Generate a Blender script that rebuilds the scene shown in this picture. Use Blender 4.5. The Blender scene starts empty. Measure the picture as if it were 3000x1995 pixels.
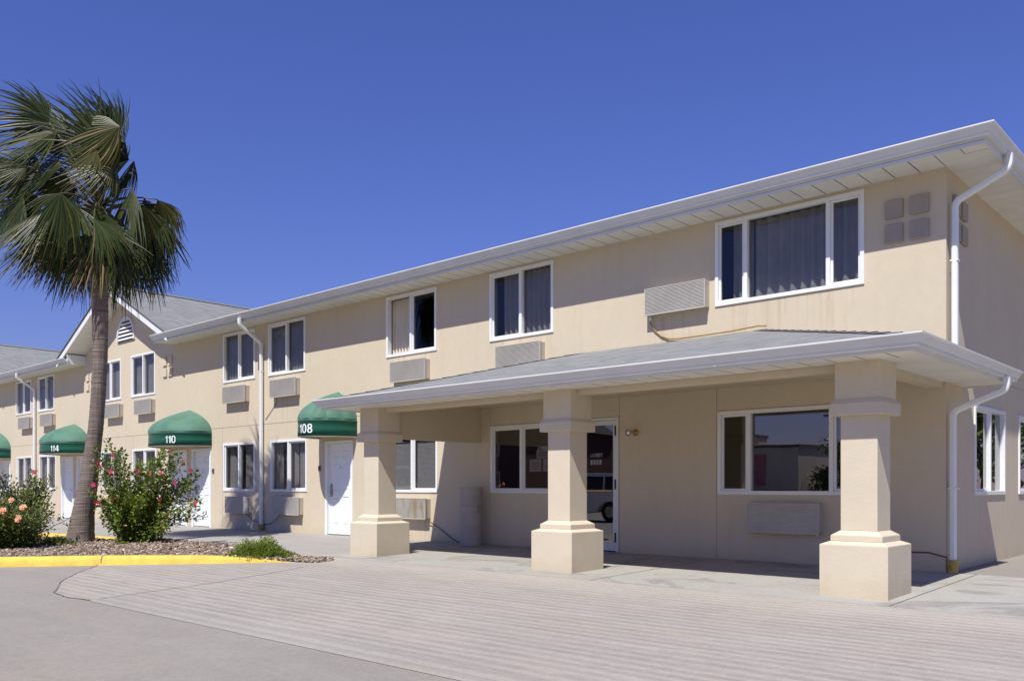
import bpy, math, random
from mathutils import Vector, Matrix
rad = math.radians
scene = bpy.context.scene
COL = scene.collection
rnd = random.Random(7)

# ------------------------------------------------------------------ helpers
class MB:
    """collects geometry and links it as ONE mesh object"""
    def __init__(self):
        self.v = []; self.f = []; self.uv = {}; self.mi = {}
    def add(self, vs, fs):
        b = len(self.v); self.v += [tuple(p) for p in vs]
        self.f += [tuple(i + b for i in f) for f in fs]
    def poly(self, pts, uvs=None, mi=0):
        b = len(self.v); self.v += [tuple(p) for p in pts]
        self.f.append(tuple(range(b, b + len(pts))))
        if uvs: self.uv[len(self.f) - 1] = uvs
        if mi: self.mi[len(self.f) - 1] = mi
    def box(self, x0, x1, y0, y1, z0, z1):
        self.add([(x0,y0,z0),(x1,y0,z0),(x1,y1,z0),(x0,y1,z0),(x0,y0,z1),(x1,y0,z1),(x1,y1,z1),(x0,y1,z1)],
                 [(0,3,2,1),(4,5,6,7),(0,1,5,4),(1,2,6,5),(2,3,7,6),(3,0,4,7)])
    def obox(self, c, ax, ay, az, hx, hy, hz):
        c = Vector(c); vs = []
        for sz in (-1,1):
            for sx, sy in ((-1,-1),(1,-1),(1,1),(-1,1)):
                vs.append(c + ax*hx*sx + ay*hy*sy + az*hz*sz)
        self.add(vs, [(0,3,2,1),(4,5,6,7),(0,1,5,4),(1,2,6,5),(2,3,7,6),(3,0,4,7)])
    def frustum(self, cx, cy, z0, z1, h0, h1):
        self.add([(cx-h0,cy-h0,z0),(cx+h0,cy-h0,z0),(cx+h0,cy+h0,z0),(cx-h0,cy+h0,z0),
                  (cx-h1,cy-h1,z1),(cx+h1,cy-h1,z1),(cx+h1,cy+h1,z1),(cx-h1,cy+h1,z1)],
                 [(0,3,2,1),(4,5,6,7),(0,1,5,4),(1,2,6,5),(2,3,7,6),(3,0,4,7)])
    def loft(self, rings, cap0=False, cap1=False, closed=True):
        n = len(rings[0]); b = len(self.v)
        for r in rings: self.v += [tuple(p) for p in r]
        for i in range(len(rings) - 1):
            for j in range(n if closed else n - 1):
                k = (j + 1) % n
                self.f.append((b+i*n+j, b+i*n+k, b+(i+1)*n+k, b+(i+1)*n+j))
        if cap0: self.f.append(tuple(b + j for j in reversed(range(n))))
        if cap1: self.f.append(tuple(b + (len(rings)-1)*n + j for j in range(n)))
    def tube(self, pts, r, n=8, caps=True):
        pts = [Vector(p) for p in pts]
        rs = r if isinstance(r, (list, tuple)) else [r]*len(pts)
        rings = []; up = None
        for i, p in enumerate(pts):
            t = (pts[min(i+1,len(pts)-1)] - pts[max(i-1,0)]).normalized()
            if up is None:
                a = Vector((0,0,1)) if abs(t.z) < .9 else Vector((1,0,0))
                up = (a - t*a.dot(t)).normalized()
            else:
                up = (up - t*up.dot(t)).normalized()
            s = t.cross(up)
            rings.append([p + (up*math.cos(2*math.pi*k/n) + s*math.sin(2*math.pi*k/n))*rs[i] for k in range(n)])
        self.loft(rings, caps, caps)
    def recttube(self, pts, s, w, h):
        """rounded rectangular pipe along pts; s = fixed side direction"""
        pts = [Vector(p) for p in pts]; s = Vector(s).normalized(); rings = []
        c = .016
        prof = [(-w/2+c,-h/2),(w/2-c,-h/2),(w/2,-h/2+c),(w/2,h/2-c),(w/2-c,h/2),(-w/2+c,h/2),(-w/2,h/2-c),(-w/2,-h/2+c)]
        for i, p in enumerate(pts):
            a = (p - pts[i-1]).normalized() if i else None
            b = (pts[i+1] - p).normalized() if i < len(pts)-1 else None
            t = ((a or b) + (b or a)).normalized()
            o = t.cross(s).normalized()
            k = 1/max(.4, t.dot(b or a))
            rings.append([p + s*u + o*v*k for u, v in prof])
        self.loft(rings, True, True)
    def lathe(self, prof, cx, cy, n=32, cap0=True, cap1=True):
        self.loft([[(cx+r*math.cos(2*math.pi*k/n), cy+r*math.sin(2*math.pi*k/n), z) for k in range(n)] for r, z in prof], cap0, cap1)
    def build(self, name, mats, parent=None, smooth=False, bevel=0, loc=None, segs=2):
        me = bpy.data.meshes.new(name)
        me.from_pydata(self.v, [], self.f)
        for m in (mats if isinstance(mats, (list, tuple)) else [mats]): me.materials.append(m)
        if self.uv:
            ul = me.uv_layers.new(name="UVMap")
            for fi, uvs in self.uv.items():
                p = me.polygons[fi]
                for li, u in zip(p.loop_indices, uvs): ul.data[li].uv = u
        for fi, m in self.mi.items(): me.polygons[fi].material_index = m
        if smooth:
            for p in me.polygons: p.use_smooth = True
        me.update()
        o = bpy.data.objects.new(name, me); COL.objects.link(o)
        if parent is not None: o.parent = parent
        if loc: o.location = loc
        if bevel:
            bm = o.modifiers.new("bevel", 'BEVEL'); bm.width = bevel; bm.segments = segs; bm.limit_method = 'ANGLE'; bm.angle_limit = rad(40)
            bm.harden_normals = False
        return o

def smooth_by_angle(o, ang=40):
    """smooth shading with sharp edges kept"""
    import bmesh
    bm = bmesh.new(); bm.from_mesh(o.data)
    bmesh.ops.remove_doubles(bm, verts=bm.verts, dist=1e-5)
    for e in bm.edges:
        if len(e.link_faces) == 2 and e.calc_face_angle(0) > rad(ang): e.smooth = False
    for f in bm.faces: f.smooth = True
    bm.to_mesh(o.data); bm.free()

def tag(o, label=None, cat=None, group=None, kind=None):
    if label: o["label"] = label
    if cat: o["category"] = cat
    if group: o["group"] = group
    if kind: o["kind"] = kind
    return o
def empty(name, loc=(0,0,0), label=None, cat=None, group=None):
    o = bpy.data.objects.new(name, None); COL.objects.link(o); o.location = loc
    o.empty_display_size = .2
    return tag(o, label, cat, group)
def copy_tree(o, parent=None):
    c = o.copy(); COL.objects.link(c)
    if parent is not None: c.parent = parent
    for ch in list(o.children): copy_tree(ch, c)
    return c

# ------------------------------------------------------------------ materials
def mat(name):
    m = bpy.data.materials.new(name); m.use_nodes = True
    nt = m.node_tree; b = nt.nodes["Principled BSDF"]
    return m, nt, b
def N(nt, typ, **kw):
    n = nt.nodes.new(typ)
    for k, v in kw.items():
        if k in n.inputs.keys() if isinstance(k, str) else False: n.inputs[k].default_value = v
        else: setattr(n, k, v)
    return n
def L(nt, a, b): nt.links.new(a, b)
def ramp(nt, fac, stops):
    r = nt.nodes.new("ShaderNodeValToRGB")
    el = r.color_ramp.elements
    while len(el) < len(stops): el.new(.5)
    for e, (p, c) in zip(el, stops):
        e.position = p; e.color = (*c, 1) if len(c) == 3 else c
    L(nt, fac, r.inputs[0]); return r.outputs[0]
def coords(nt, scale=(1,1,1), kind="Object", rot=(0,0,0)):
    tc = nt.nodes.new("ShaderNodeTexCoord"); mp = nt.nodes.new("ShaderNodeMapping")
    mp.inputs["Scale"].default_value = scale; mp.inputs["Rotation"].default_value = rot
    L(nt, tc.outputs[kind], mp.inputs[0]); return mp.outputs[0]
def noise(nt, vec, scale, detail=4, rough=.55, dist=0):
    n = nt.nodes.new("ShaderNodeTexNoise"); n.inputs["Scale"].default_value = scale
    n.inputs["Detail"].default_value = detail; n.inputs["Roughness"].default_value = rough
    n.inputs["Distortion"].default_value = dist
    if vec is not None: L(nt, vec, n.inputs["Vector"])
    return n.outputs["Fac"]
def mix(nt, fac, a, b, blend='MIX'):
    m = nt.nodes.new("ShaderNodeMix"); m.data_type = 'RGBA'; m.blend_type = blend
    for sock, val in ((m.inputs[0], fac), (m.inputs[6], a), (m.inputs[7], b)):
        if hasattr(val, "is_output"): L(nt, val, sock)
        elif isinstance(val, (int, float)): sock.default_value = val
        else: sock.default_value = (*val, 1)
    return m.outputs[2]
def bump(nt, b, height, strength, dist=.01):
    n = nt.nodes.new("ShaderNodeBump"); n.inputs["Strength"].default_value = strength
    n.inputs["Distance"].default_value = dist
    L(nt, height, n.inputs["Height"]); L(nt, n.outputs[0], b.inputs["Normal"])
def math_(nt, op, a, b=None):
    m = nt.nodes.new("ShaderNodeMath"); m.operation = op
    for s, v in ((m.inputs[0], a), (m.inputs[1], b)):
        if v is None: continue
        if hasattr(v, "is_output"): L(nt, v, s)
        else: s.default_value = v
    return m.outputs[0]
def sep(nt, vec):
    s = nt.nodes.new("ShaderNodeSeparateXYZ"); L(nt, vec, s.inputs[0]); return s.outputs

def simple(name, col, rough=.5, metal=0, var=.06, nscale=6, bmp=0, bscale=60, spec=.4):
    m, nt, b = mat(name)
    v = coords(nt); f = noise(nt, v, nscale, 5)
    lo = tuple(c*(1-var) for c in col); hi = tuple(min(1, c*(1+var)) for c in col)
    L(nt, ramp(nt, f, [(.3, lo), (.7, hi)]), b.inputs["Base Color"])
    b.inputs["Roughness"].default_value = rough; b.inputs["Metallic"].default_value = metal
    b.inputs["Specular IOR Level"].default_value = spec
    if bmp: bump(nt, b, noise(nt, v, bscale, 3), bmp, .004)
    return m

STAINS = [(-31.55,3.2),(-29.37,3.2),(-21.87,3.2),(-16.77,3.2),(-14.56,3.2),(-10.05,.43),(-3.84,3.75),(-2.1,3.77),(-7.1,3.76),(-10.1,3.76)]
def make_stucco(name, col, stains=False):
    m, nt, b = mat(name)
    v = coords(nt)
    big = noise(nt, v, .55, 4, .6); mid = noise(nt, v, 7, 4, .6)
    c = ramp(nt, big, [(.28, tuple(k*.94 for k in col)), (.72, tuple(k*1.05 for k in col))])
    c = mix(nt, ramp(nt, mid, [(.35, (.0,)*3), (.75, (.5,)*3)]), c, tuple(k*.89 for k in col))
    streak = noise(nt, coords(nt, (3.2, 3.2, .3)), 1.0, 6, .7)        # rain streaks and dirt washed down the wall
    c = mix(nt, ramp(nt, streak, [(.56, (0,)*3), (.78, (.38,)*3)]), c, (col[0]*.80, col[1]*.74, col[2]*.68))
    xyz = sep(nt, v)
    if stains:      # rust and dirt run down the wall from the air conditioners and sills
        acc = None
        for sx, sz in STAINS:
            dx = math_(nt, 'ABSOLUTE', math_(nt, 'SUBTRACT', xyz[0], sx))
            inx = math_(nt, 'LESS_THAN', dx, .95 if (sx, sz) == (-2.1,3.77) else .5)
            dz = math_(nt, 'SUBTRACT', sz, xyz[2])
            fall = math_(nt, 'MULTIPLY', math_(nt, 'GREATER_THAN', dz, 0), math_(nt, 'MAXIMUM', math_(nt, 'SUBTRACT', 1, math_(nt, 'DIVIDE', dz, .95)), 0))
            k = math_(nt, 'MULTIPLY', inx, fall); acc = k if acc is None else math_(nt, 'MAXIMUM', acc, k)
        dr = noise(nt, coords(nt, (11, 11, .5)), 1.0, 4, .6)
        acc = math_(nt, 'MULTIPLY', acc, ramp(nt, dr, [(.5, (0,)*3), (.72, (.6,)*3)]))
        c = mix(nt, acc, c, (.40, .29, .17))
    low = math_(nt, 'ADD', xyz[2], math_(nt, 'MULTIPLY', noise(nt, v, 2.4, 4), .45))
    c = mix(nt, ramp(nt, low, [(.18, (.4,)*3), (.42, (0,)*3)]), c, (col[0]*.74, col[1]*.69, col[2]*.6))   # splash-back dirt at the foot
    L(nt, c, b.inputs["Base Color"])
    b.inputs["Roughness"].default_value = .92; b.inputs["Specular IOR Level"].default_value = .15
    h = mix(nt, .6, noise(nt, v, 95, 3, .65), noise(nt, v, 55, 3, .6))
    bump(nt, b, h, .5, .007)
    return m
STUCCO = make_stucco("tan_stucco", (.605, .515, .368), True)
STUCCO_TRIM = make_stucco("cream_stucco_trim", (.612, .53, .39))
STUCCO_SHADE = make_stucco("porch_ceiling_stucco", (.62, .53, .37))

WHITE = simple("white_vinyl", (.76, .76, .72), .38, var=.03)
WHITE_METAL = simple("white_painted_metal", (.66, .66, .63), .35, var=.05, nscale=3)
SOFFIT = simple("white_vinyl_soffit", (.72, .70, .63), .6, var=.06, nscale=2.2)
DOORWHITE = simple("white_door_paint", (.77, .78, .77), .4, var=.02)
DARKGAP = simple("gap_shade_black", (.02, .02, .022), .6)  # near-black stands in for shade behind vent louvers, soffit joints and grilles
METAL = simple("brushed_metal", (.32, .31, .3), .35, .8, var=.1)
BRASS = simple("aged_brass", (.42, .28, .09), .4, .7, var=.2, nscale=30)
ACGRILLE = simple("beige_grille_paint", (.50, .465, .405), .45, var=.08, nscale=4)
ACCASE = simple("beige_sleeve_paint", (.50, .455, .375), .55, var=.08, nscale=4)
TILE = simple("taupe_tile_paint", (.36, .305, .24), .85, var=.05)
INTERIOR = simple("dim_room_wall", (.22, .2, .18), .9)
CORD = simple("grey_cord", (.09, .085, .08), .6)
YCORD = simple("yellow_hose", (.36, .23, .07), .5, var=.2, nscale=20)
BOOT = simple("ochre_boot", (.42, .30, .075), .8, var=.3, nscale=18)
NUMBER = simple("white_lettering", (.82, .82, .8), .5, var=.02)
LETTER = simple("faded_lettering", (.26,.26,.26), .6)
PAPER = simple("white_paper", (.72, .71, .7), .7, var=.03)
INK = simple("grey_ink", (.25, .25, .27), .7)
BLACK = simple("black_plastic", (.018, .018, .02), .4)
SILVER = simple("silvered_glass", (.62, .62, .6), .12, .9, var=.05)
CANCRETE = simple("cast_concrete", (.40, .36, .32), .9, var=.09, nscale=5, bmp=.3, bscale=90)
TRUNKGREEN = None

def make_glass(name, tint, refl_boost=.0):
    m, nt, b = mat(name)
    nt.nodes.remove(b)
    out = nt.nodes["Material Output"]
    tr = nt.nodes.new("ShaderNodeBsdfTransparent"); tr.inputs[0].default_value = (*tint, 1)
    gl = nt.nodes.new("ShaderNodeBsdfGlossy"); gl.inputs["Roughness"].default_value = .004
    gl.inputs[0].default_value = (.95, .96, 1, 1)
    v = coords(nt)
    bp = nt.nodes.new("ShaderNodeBump"); bp.inputs["Strength"].default_value = .04; bp.inputs["Distance"].default_value = .02
    L(nt, noise(nt, v, 1.4, 1), bp.inputs["Height"]); L(nt, bp.outputs[0], gl.inputs["Normal"])
    fr = nt.nodes.new("ShaderNodeLayerWeight")          # Schlick reflectance, the same from both sides of the thin pane
    fac = math_(nt, 'ADD', math_(nt, 'MULTIPLY', math_(nt, 'POWER', fr.outputs['Facing'], 5), 1.0), .05 + refl_boost)
    ms = nt.nodes.new("ShaderNodeMixShader")
    L(nt, fac, ms.inputs[0]); L(nt, tr.outputs[0], ms.inputs[1]); L(nt, gl.outputs[0], ms.inputs[2])
    L(nt, ms.outputs[0], out.inputs[0])
    return m
GLASS = make_glass("window_glass", (.58, .58, .57), .0)
TINTGLASS = make_glass("dark_tinted_glass", (.5, .5, .5), .13)
DARKGLASS = make_glass("clear_dark_glass", (.42, .42, .42), .0)
CURTAIN = simple("grey_curtain", (.44, .42, .41), .85, var=.12, nscale=3)
CREAM_CURTAIN = simple("cream_curtain", (.62, .56, .43), .85, var=.08, nscale=3)
BLIND = simple("grey_blind", (.42, .41, .40), .6)

def make_shingle():
    m, nt, b = mat("grey_shingle")
    v = coords(nt, (1,1,1), "UV")
    br = nt.nodes.new("ShaderNodeTexBrick"); L(nt, v, br.inputs["Vector"])
    br.inputs["Scale"].default_value = 1; br.inputs["Brick Width"].default_value = .3; br.inputs["Row Height"].default_value = .14
    br.inputs["Mortar Size"].default_value = .006; br.inputs["Mortar Smooth"].default_value = .3
    br.inputs["Color1"].default_value = (.195, .193, .175, 1); br.inputs["Color2"].default_value = (.27, .268, .245, 1)
    br.inputs["Mortar"].default_value = (.12, .12, .12, 1); br.inputs["Bias"].default_value = -.1
    n1 = noise(nt, coords(nt, (1,2.6,1), "UV"), 2.2, 5, .65); n2 = noise(nt, v, 160, 2)
    c = mix(nt, ramp(nt, n1, [(.51, (0,)*3), (.64, (.8,)*3)]), br.outputs[0], (.105, .105, .098))
    c = mix(nt, .35, c, ramp(nt, n2, [(.3, (.12,)*3), (.7, (.5, .5, .49))]))
    L(nt, c, b.inputs["Base Color"]); b.inputs["Roughness"].default_value = .95; b.inputs["Specular IOR Level"].default_value = .2
    saw = math_(nt, 'FRACT', math_(nt, 'DIVIDE', sep(nt, v)[1], .14))
    bump(nt, b, math_(nt, 'ADD', math_(nt, 'MULTIPLY', saw, -.6), math_(nt, 'MULTIPLY', n2, .3)), 1.0, .02)
    return m
SHINGLE = make_shingle()

def make_canvas(name, col):
    m, nt, b = mat(name)
    v = coords(nt); f = noise(nt, v, 2.5, 5, .6)
    L(nt, ramp(nt, f, [(.3, tuple(c*.82 for c in col)), (.72, tuple(c*1.16 for c in col))]), b.inputs["Base Color"])
    b.inputs["Roughness"].default_value = .62; b.inputs["Specular IOR Level"].default_value = .25
    b.inputs["Sheen Weight"].default_value = .15; b.inputs["Sheen Roughness"].default_value = .4
    bump(nt, b, noise(nt, v, 420, 1), .15, .002)
    return m
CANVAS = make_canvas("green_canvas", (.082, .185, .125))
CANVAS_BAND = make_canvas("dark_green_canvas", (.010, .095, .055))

def make_concrete(name, base, groove=False, stain=.0):
    m, nt, b = mat(name)
    v = coords(nt)
    big = noise(nt, v, .35, 5, .6, .4); mid = noise(nt, v, 2.1, 6, .65); fine = noise(nt, v, 70, 3, .7)
    strk = noise(nt, coords(nt, (.45, 3.2, 1), rot=(0,0,rad(-16))), .8, 5, .6)
    warm = noise(nt, coords(nt, (.9, 1.7, 1)), .9, 3, .5)
    c = ramp(nt, big, [(.25, tuple(k*.86 for k in base)), (.75, tuple(k*1.1 for k in base))])
    c = mix(nt, ramp(nt, strk, [(.35, (0,)*3), (.7, (.6,)*3)]), c, tuple(k*1.2 for k in base))
    c = mix(nt, ramp(nt, mid, [(.45, (0,)*3), (.8, (.55,)*3)]), c, tuple(k*.78 for k in base))
    c = mix(nt, ramp(nt, warm, [(.52, (0,)*3), (.72, (.45,)*3)]), c, (base[0]*1.1, base[1]*1.02, base[2]*.88))
    h = math_(nt, 'MULTIPLY', fine, .25)
    if groove:
        xyz = sep(nt, v)
        wob = math_(nt, 'MULTIPLY', math_(nt, 'SUBTRACT', noise(nt, coords(nt, (.4, 1.6, 1)), 1.3, 5, .6), .5), .13)
        y = math_(nt, 'ADD', xyz[1], wob)
        s = math_(nt, 'SINE', math_(nt, 'MULTIPLY', y, 2*math.pi/.150))
        s2 = math_(nt, 'ADD', math_(nt, 'MULTIPLY', s, .5), .5)
        amp = noise(nt, coords(nt, (.8, 3.0, 1)), 1.6, 6, .7)
        k = math_(nt, 'MULTIPLY', s2, ramp(nt, amp, [(.38, (.0,)*3), (.62, (1,)*3)]))
        c = mix(nt, k, c, tuple(q*.68 for q in base))
        h = math_(nt, 'ADD', h, math_(nt, 'MULTIPLY', s2, -1.0))
        edge = math_(nt, 'ADD', xyz[1], math_(nt, 'MULTIPLY', noise(nt, v, 1.8, 4), .8))
        c = mix(nt, ramp(nt, math_(nt, 'ADD', edge, 4.0), [(.2, (0,)*3), (1.2 if False else .95, (.55,)*3)]), c, (base[0]*1.32, base[1]*1.3, base[2]*1.29))
    if stain:
        st = noise(nt, coords(nt, (.7, 1.0, 1), rot=(0,0,rad(35))), .8, 5, .6, 1.6)
        c = mix(nt, ramp(nt, st, [(.53, (0,)*3), (.6, (stain,)*3), (.66, (stain*.3,)*3)]), c, (base[0]*.52, base[1]*.52, base[2]*.53))
        st2 = noise(nt, coords(nt, (1, 1, 1)), .7, 3, .5, .8)
        c = mix(nt, ramp(nt, st2, [(.5, (0,)*3), (.7, (.5,)*3)]), c, (base[0]*.9, base[1]*.84, base[2]*.68))
    oil = noise(nt, v, .95, 5, .62)
    c = mix(nt, ramp(nt, oil, [(.66, (0,)*3), (.76, (.45,)*3)]), c, tuple(k*.55 for k in base))
    spots = noise(nt, v, 24, 2, .5)
    c = mix(nt, ramp(nt, spots, [(.72, (0,)*3), (.78, (.5,)*3)]), c, tuple(k*.5 for k in base))
    grit = noise(nt, v, 16, 8, .78)
    c = mix(nt, ramp(nt, grit, [(.5, (0,)*3), (.72, (.6,)*3)]), c, tuple(k*.62 for k in base))
    c = mix(nt, ramp(nt, grit, [(.28, (.5,)*3), (.48, (0,)*3)]), c, tuple(k*1.3 for k in base))
    c = mix(nt, .3, c, ramp(nt, fine, [(.3, tuple(k*.6 for k in base)), (.7, tuple(k*1.35 for k in base))]))
    L(nt, c, b.inputs["Base Color"])
    b.inputs["Roughness"].default_value = .9; b.inputs["Specular IOR Level"].default_value = .2
    bump(nt, b, h, .55 if groove else .35, .009)
    return m
CONC = make_concrete("drive_concrete", (.28, .252, .21))
GROOVED = make_concrete("ribbed_concrete", (.36, .322, .268), groove=True)
SLAB = make_concrete("porch_concrete", (.37, .35, .305), stain=.9)
WALK = make_concrete("walk_concrete", (.335, .312, .272))
CRACK = simple("crack_fill", (.15, .145, .13), .9, var=.3, nscale=3)
KERBY = simple("yellow_kerb_paint", (.70, .475, .075), .75, var=.2, nscale=4, bmp=.3, bscale=50)
SOIL = simple("dry_soil", (.16, .12, .09), 1, var=.3, nscale=8, bmp=.5, bscale=30)

def leafmat(name, cols, rough=.38, trans=.25):
    m, nt, b = mat(name)
    at = nt.nodes.new("ShaderNodeAttribute"); at.attribute_name = "tone"
    b.inputs["Specular IOR Level"].default_value = .3
    L(nt, ramp(nt, at.outputs["Fac"], cols), b.inputs["Base Color"])
    b.inputs["Roughness"].default_value = rough
    if trans:
        tl = nt.nodes.new("ShaderNodeBsdfTranslucent"); ms = nt.nodes.new("ShaderNodeMixShader")
        L(nt, ramp(nt, at.outputs["Fac"], [(p, tuple(min(1, k*1.6) for k in c)) for p, c in cols]), tl.inputs[0])
        ms.inputs[0].default_value = trans
        L(nt, b.outputs[0], ms.inputs[1]); L(nt, tl.outputs[0], ms.inputs[2])
        L(nt, ms.outputs[0], nt.nodes["Material Output"].inputs[0])
    return m
PALMLEAF = leafmat("palm_leaf", [(0, (.013, .021, .003)), (.35, (.03, .046, .005)), (.65, (.062, .070, .010)), (.88, (.12, .092, .024)), (1, (.23, .16, .07))], .42, .10)
HIBLEAF = leafmat("hibiscus_leaf", [(0, (.045, .08, .010)), (.55, (.125, .185, .022)), (.9, (.24, .28, .035)), (1, (.5, .4, .03))], .35, .22)
ROSELEAF = leafmat("rose_leaf", [(0, (.032, .06, .01)), (.55, (.10, .155, .024)), (.93, (.22, .25, .04)), (1, (.30, .13, .03))], .35, .2)
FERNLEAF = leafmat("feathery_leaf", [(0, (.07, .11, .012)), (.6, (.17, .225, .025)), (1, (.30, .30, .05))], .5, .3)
REDFLOWER = leafmat("pink_red_petal", [(0, (.38, .012, .04)), (1, (.66, .05, .12))], .5, .3)
PEACH = leafmat("peach_petal", [(0, (.72, .24, .10)), (1, (.88, .52, .34))], .55, .3)
STEM = simple("woody_stem", (.14, .10, .07), .85, var=.25, nscale=20)
PETIOLE = simple("palm_petiole", (.10, .085, .04), .55, var=.4, nscale=6)
STONE = leafmat("river_stone", [(0, (.09, .06, .04)), (.35, (.23, .165, .11)), (.7, (.36, .28, .20)), (1, (.68, .61, .52))], .8, 0)

def make_trunk():
    m, nt, b = mat("palm_bark")
    v = coords(nt)
    ring = noise(nt, coords(nt, (1.2, 1.2, 26)), 1.4, 4, .6)
    big = noise(nt, v, 1.2, 4); vert = noise(nt, coords(nt, (26, 26, 1.6)), 1, 4, .6)
    c = ramp(nt, ring, [(.3, (.14, .105, .08)), (.7, (.29, .235, .19))])
    c = mix(nt, ramp(nt, vert, [(.5, (0,)*3), (.75, (.55,)*3)]), c, (.09, .07, .06))
    z = sep(nt, v)[2]
    zz = math_(nt, 'ADD', z, math_(nt, 'MULTIPLY', math_(nt, 'SUBTRACT', noise(nt, v, 4, 4), .5), 1.2))
    c = mix(nt, ramp(nt, math_(nt, 'DIVIDE', zz, 10), [(.50, (0,)*3), (.56, (1,)*3)]), c, (.17, .085, .045))  # old fibre under the crown
    c = mix(nt, ramp(nt, big, [(.4, (0,)*3), (.7, (.4,)*3)]), c, (.10, .085, .08))
    L(nt, c, b.inputs["Base Color"]); b.inputs["Roughness"].default_value = .95; b.inputs["Specular IOR Level"].default_value = .15
    bump(nt, b, math_(nt, 'ADD', ring, vert), .9, .02)
    return m
BARK = make_trunk()

# ------------------------------------------------------------------ ground
SL = .025
def gz(x, y): return SL*max(y, -14) if y < 0 else 0.0
g = MB()
g.poly([(-400, -14, SL*-14), (400, -14, SL*-14), (400, 0, 0), (-400, 0, 0)])
g.poly([(-400, -400, SL*-14), (400, -400, SL*-14), (400, -14, SL*-14), (-400, -14, SL*-14)])
g.poly([(-400, 0, 0), (400, 0, 0), (400, 400, 0), (-400, 400, 0)])
tag(g.build("ground", CONC), kind="structure")
def sheet(name, pts, m, dz, kind="structure"):
    q = MB(); q.poly([(x, y, gz(x, y) + dz) for x, y in pts])
    for i in range(len(pts)):      # skirt down into the ground so that no gap shows under the edge
        (x, y), (x2, y2) = pts[i], pts[(i+1) % len(pts)]
        q.poly([(x,y,gz(x,y)+dz), (x2,y2,gz(x2,y2)+dz), (x2,y2,gz(x2,y2)-.02), (x,y,gz(x,y)-.02)])
    return tag(q.build(name, m), kind=kind)
curve_l = [(-6.72,-7.66), (-7.25,-7.74), (-7.8,-7.66), (-9.0,-7.12), (-9.75,-6.65), (-10.35,-6.2), (-10.75,-5.93)]
sheet("ribbed_driveway", curve_l + [(-8.5,-4.05), (-8.95,-3.5), (-8.8,-3.12), (1.6,-3.06), (7,-3.1), (14,-3.1), (14,-7.68)], GROOVED, .004)
sheet("porch_slab", [(-8.9,-3.12), (-8.9,-.0005), (.0,-.0005), (2.0,-.0005), (14,-.0005), (14,-3.1), (1.6,-3.058), (-8.8,-3.115)], SLAB, .008)
walk = sheet("walkway", [(-50,-3.3), (-14.3,-3.35), (-11,-3.45), (-8.905,-3.5), (-8.905,-.0005), (-50,-.0005)], WALK, .004)
# tooled joints and the double ridge that edges the ribbed field
def strip(q, pts, w, dz, h=0):
    pts = [Vector((x, y, 0)) for x, y in pts]
    for i in range(len(pts) - 1):
        a, b_ = pts[i], pts[i+1]; t = (b_ - a).normalized(); n = Vector((-t.y, t.x, 0))*w/2
        q.poly([(p.x, p.y, gz(p.x, p.y) + dz) for p in (a - n, b_ - n, b_ + n, a + n)])
q = MB()
def jitter(pts, k=6, amp=.012):
    out = []
    for i in range(len(pts) - 1):
        for j in range(k):
            t = j/k; out.append((pts[i][0]*(1-t) + pts[i+1][0]*t + rnd.uniform(-amp, amp), pts[i][1]*(1-t) + pts[i+1][1]*t + rnd.uniform(-amp, amp)))
    return out + [pts[-1]]
strip(q, jitter(curve_l), .015, .009)
strip(q, jitter([(-6.75,-7.6), (-6.85,-6.9), (-6.98,-6.1), (-7.25,-5.2), (-7.6,-4.3)]), .014, .009)
strip(q, [(-3.2,-3.1), (-3.2,-.02)], .012, .0115); strip(q, [(.35,-3.05), (.35,-.0)], .012, .0115)
tag(q.build("concrete_joint", CRACK), kind="structure")
q = MB()
for yy, w in ((-7.45, .07), (-7.62, .075)):
    n = 60
    for i in range(n):
        x0 = -6.7 + i*20.7/n; x1 = x0 + 20.7/n
        pr = [(-w, .004), (-w*.4, .014), (w*.4, .014), (w, .004)]
        for j in range(3):
            q.poly([(x0, yy+pr[j][0], gz(0,yy+pr[j][0])+pr[j][1]), (x1, yy+pr[j][0], gz(0,yy+pr[j][0])+pr[j][1]),
                    (x1, yy+pr[j+1][0], gz(0,yy+pr[j+1][0])+pr[j+1][1]), (x0, yy+pr[j+1][0], gz(0,yy+pr[j+1][0])+pr[j+1][1])])
tag(q.build("driveway_ridge", make_concrete("ridge_concrete", (.315, .285, .24))), kind="structure")

# planting island: kerb, soil, gravel
front = [(-24,-17.5), (-17,-11.55), (-14,-8.97), (-11.8,-7.02), (-10.6,-5.96), (-9.4,-4.9), (-8.65,-4.22), (-8.4,-3.95)]
def kerb(q, path, w, hs, side):
    rings = []
    for i, (x, y) in enumerate(path):
        a = Vector((*path[max(i-1,0)], 0)); b_ = Vector((*path[min(i+1,len(path)-1)], 0))
        t = (b_ - a).normalized(); n = Vector((-t.y, t.x, 0))*side
        h = hs[i]; p = Vector((x, y, 0))
        prof = [(-.01, -.04), (.0, h*.55), (.03, h*.9), (.06, h), (w-.02, h), (w, h-.015), (w, -.04)]
        rings.append([(*(p + n*o).xy, gz(x, y) + z) for o, z in prof])
    q.loft(rings, True, True)
q = MB(); kerb(q, front, .17, [.15, .15, .15, .15, .15, .13, .06, .008], 1)
k1 = q.build("yellow_kerb", KERBY, bevel=.008); tag(k1, kind="structure"); smooth_by_angle(k1, 50)
q = MB()
for jx, jy in ((-10.6,-5.96),(-15.5,-10.26)):
    t = Vector((.745,.667,0)); n = Vector((-t.y,t.x,0)); p = Vector((jx,jy,gz(jx,jy)))
    q.add([tuple(p + t*d + n*o + Vector((0,0,z))) for d in (-.007,.007) for o, z in ((-.004,.0),(-.004,.085),(.024,.14),(.055,.1525),(.17,.1525))], [(0,1,6,5),(1,2,7,6),(2,3,8,7),(3,4,9,8)])
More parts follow.
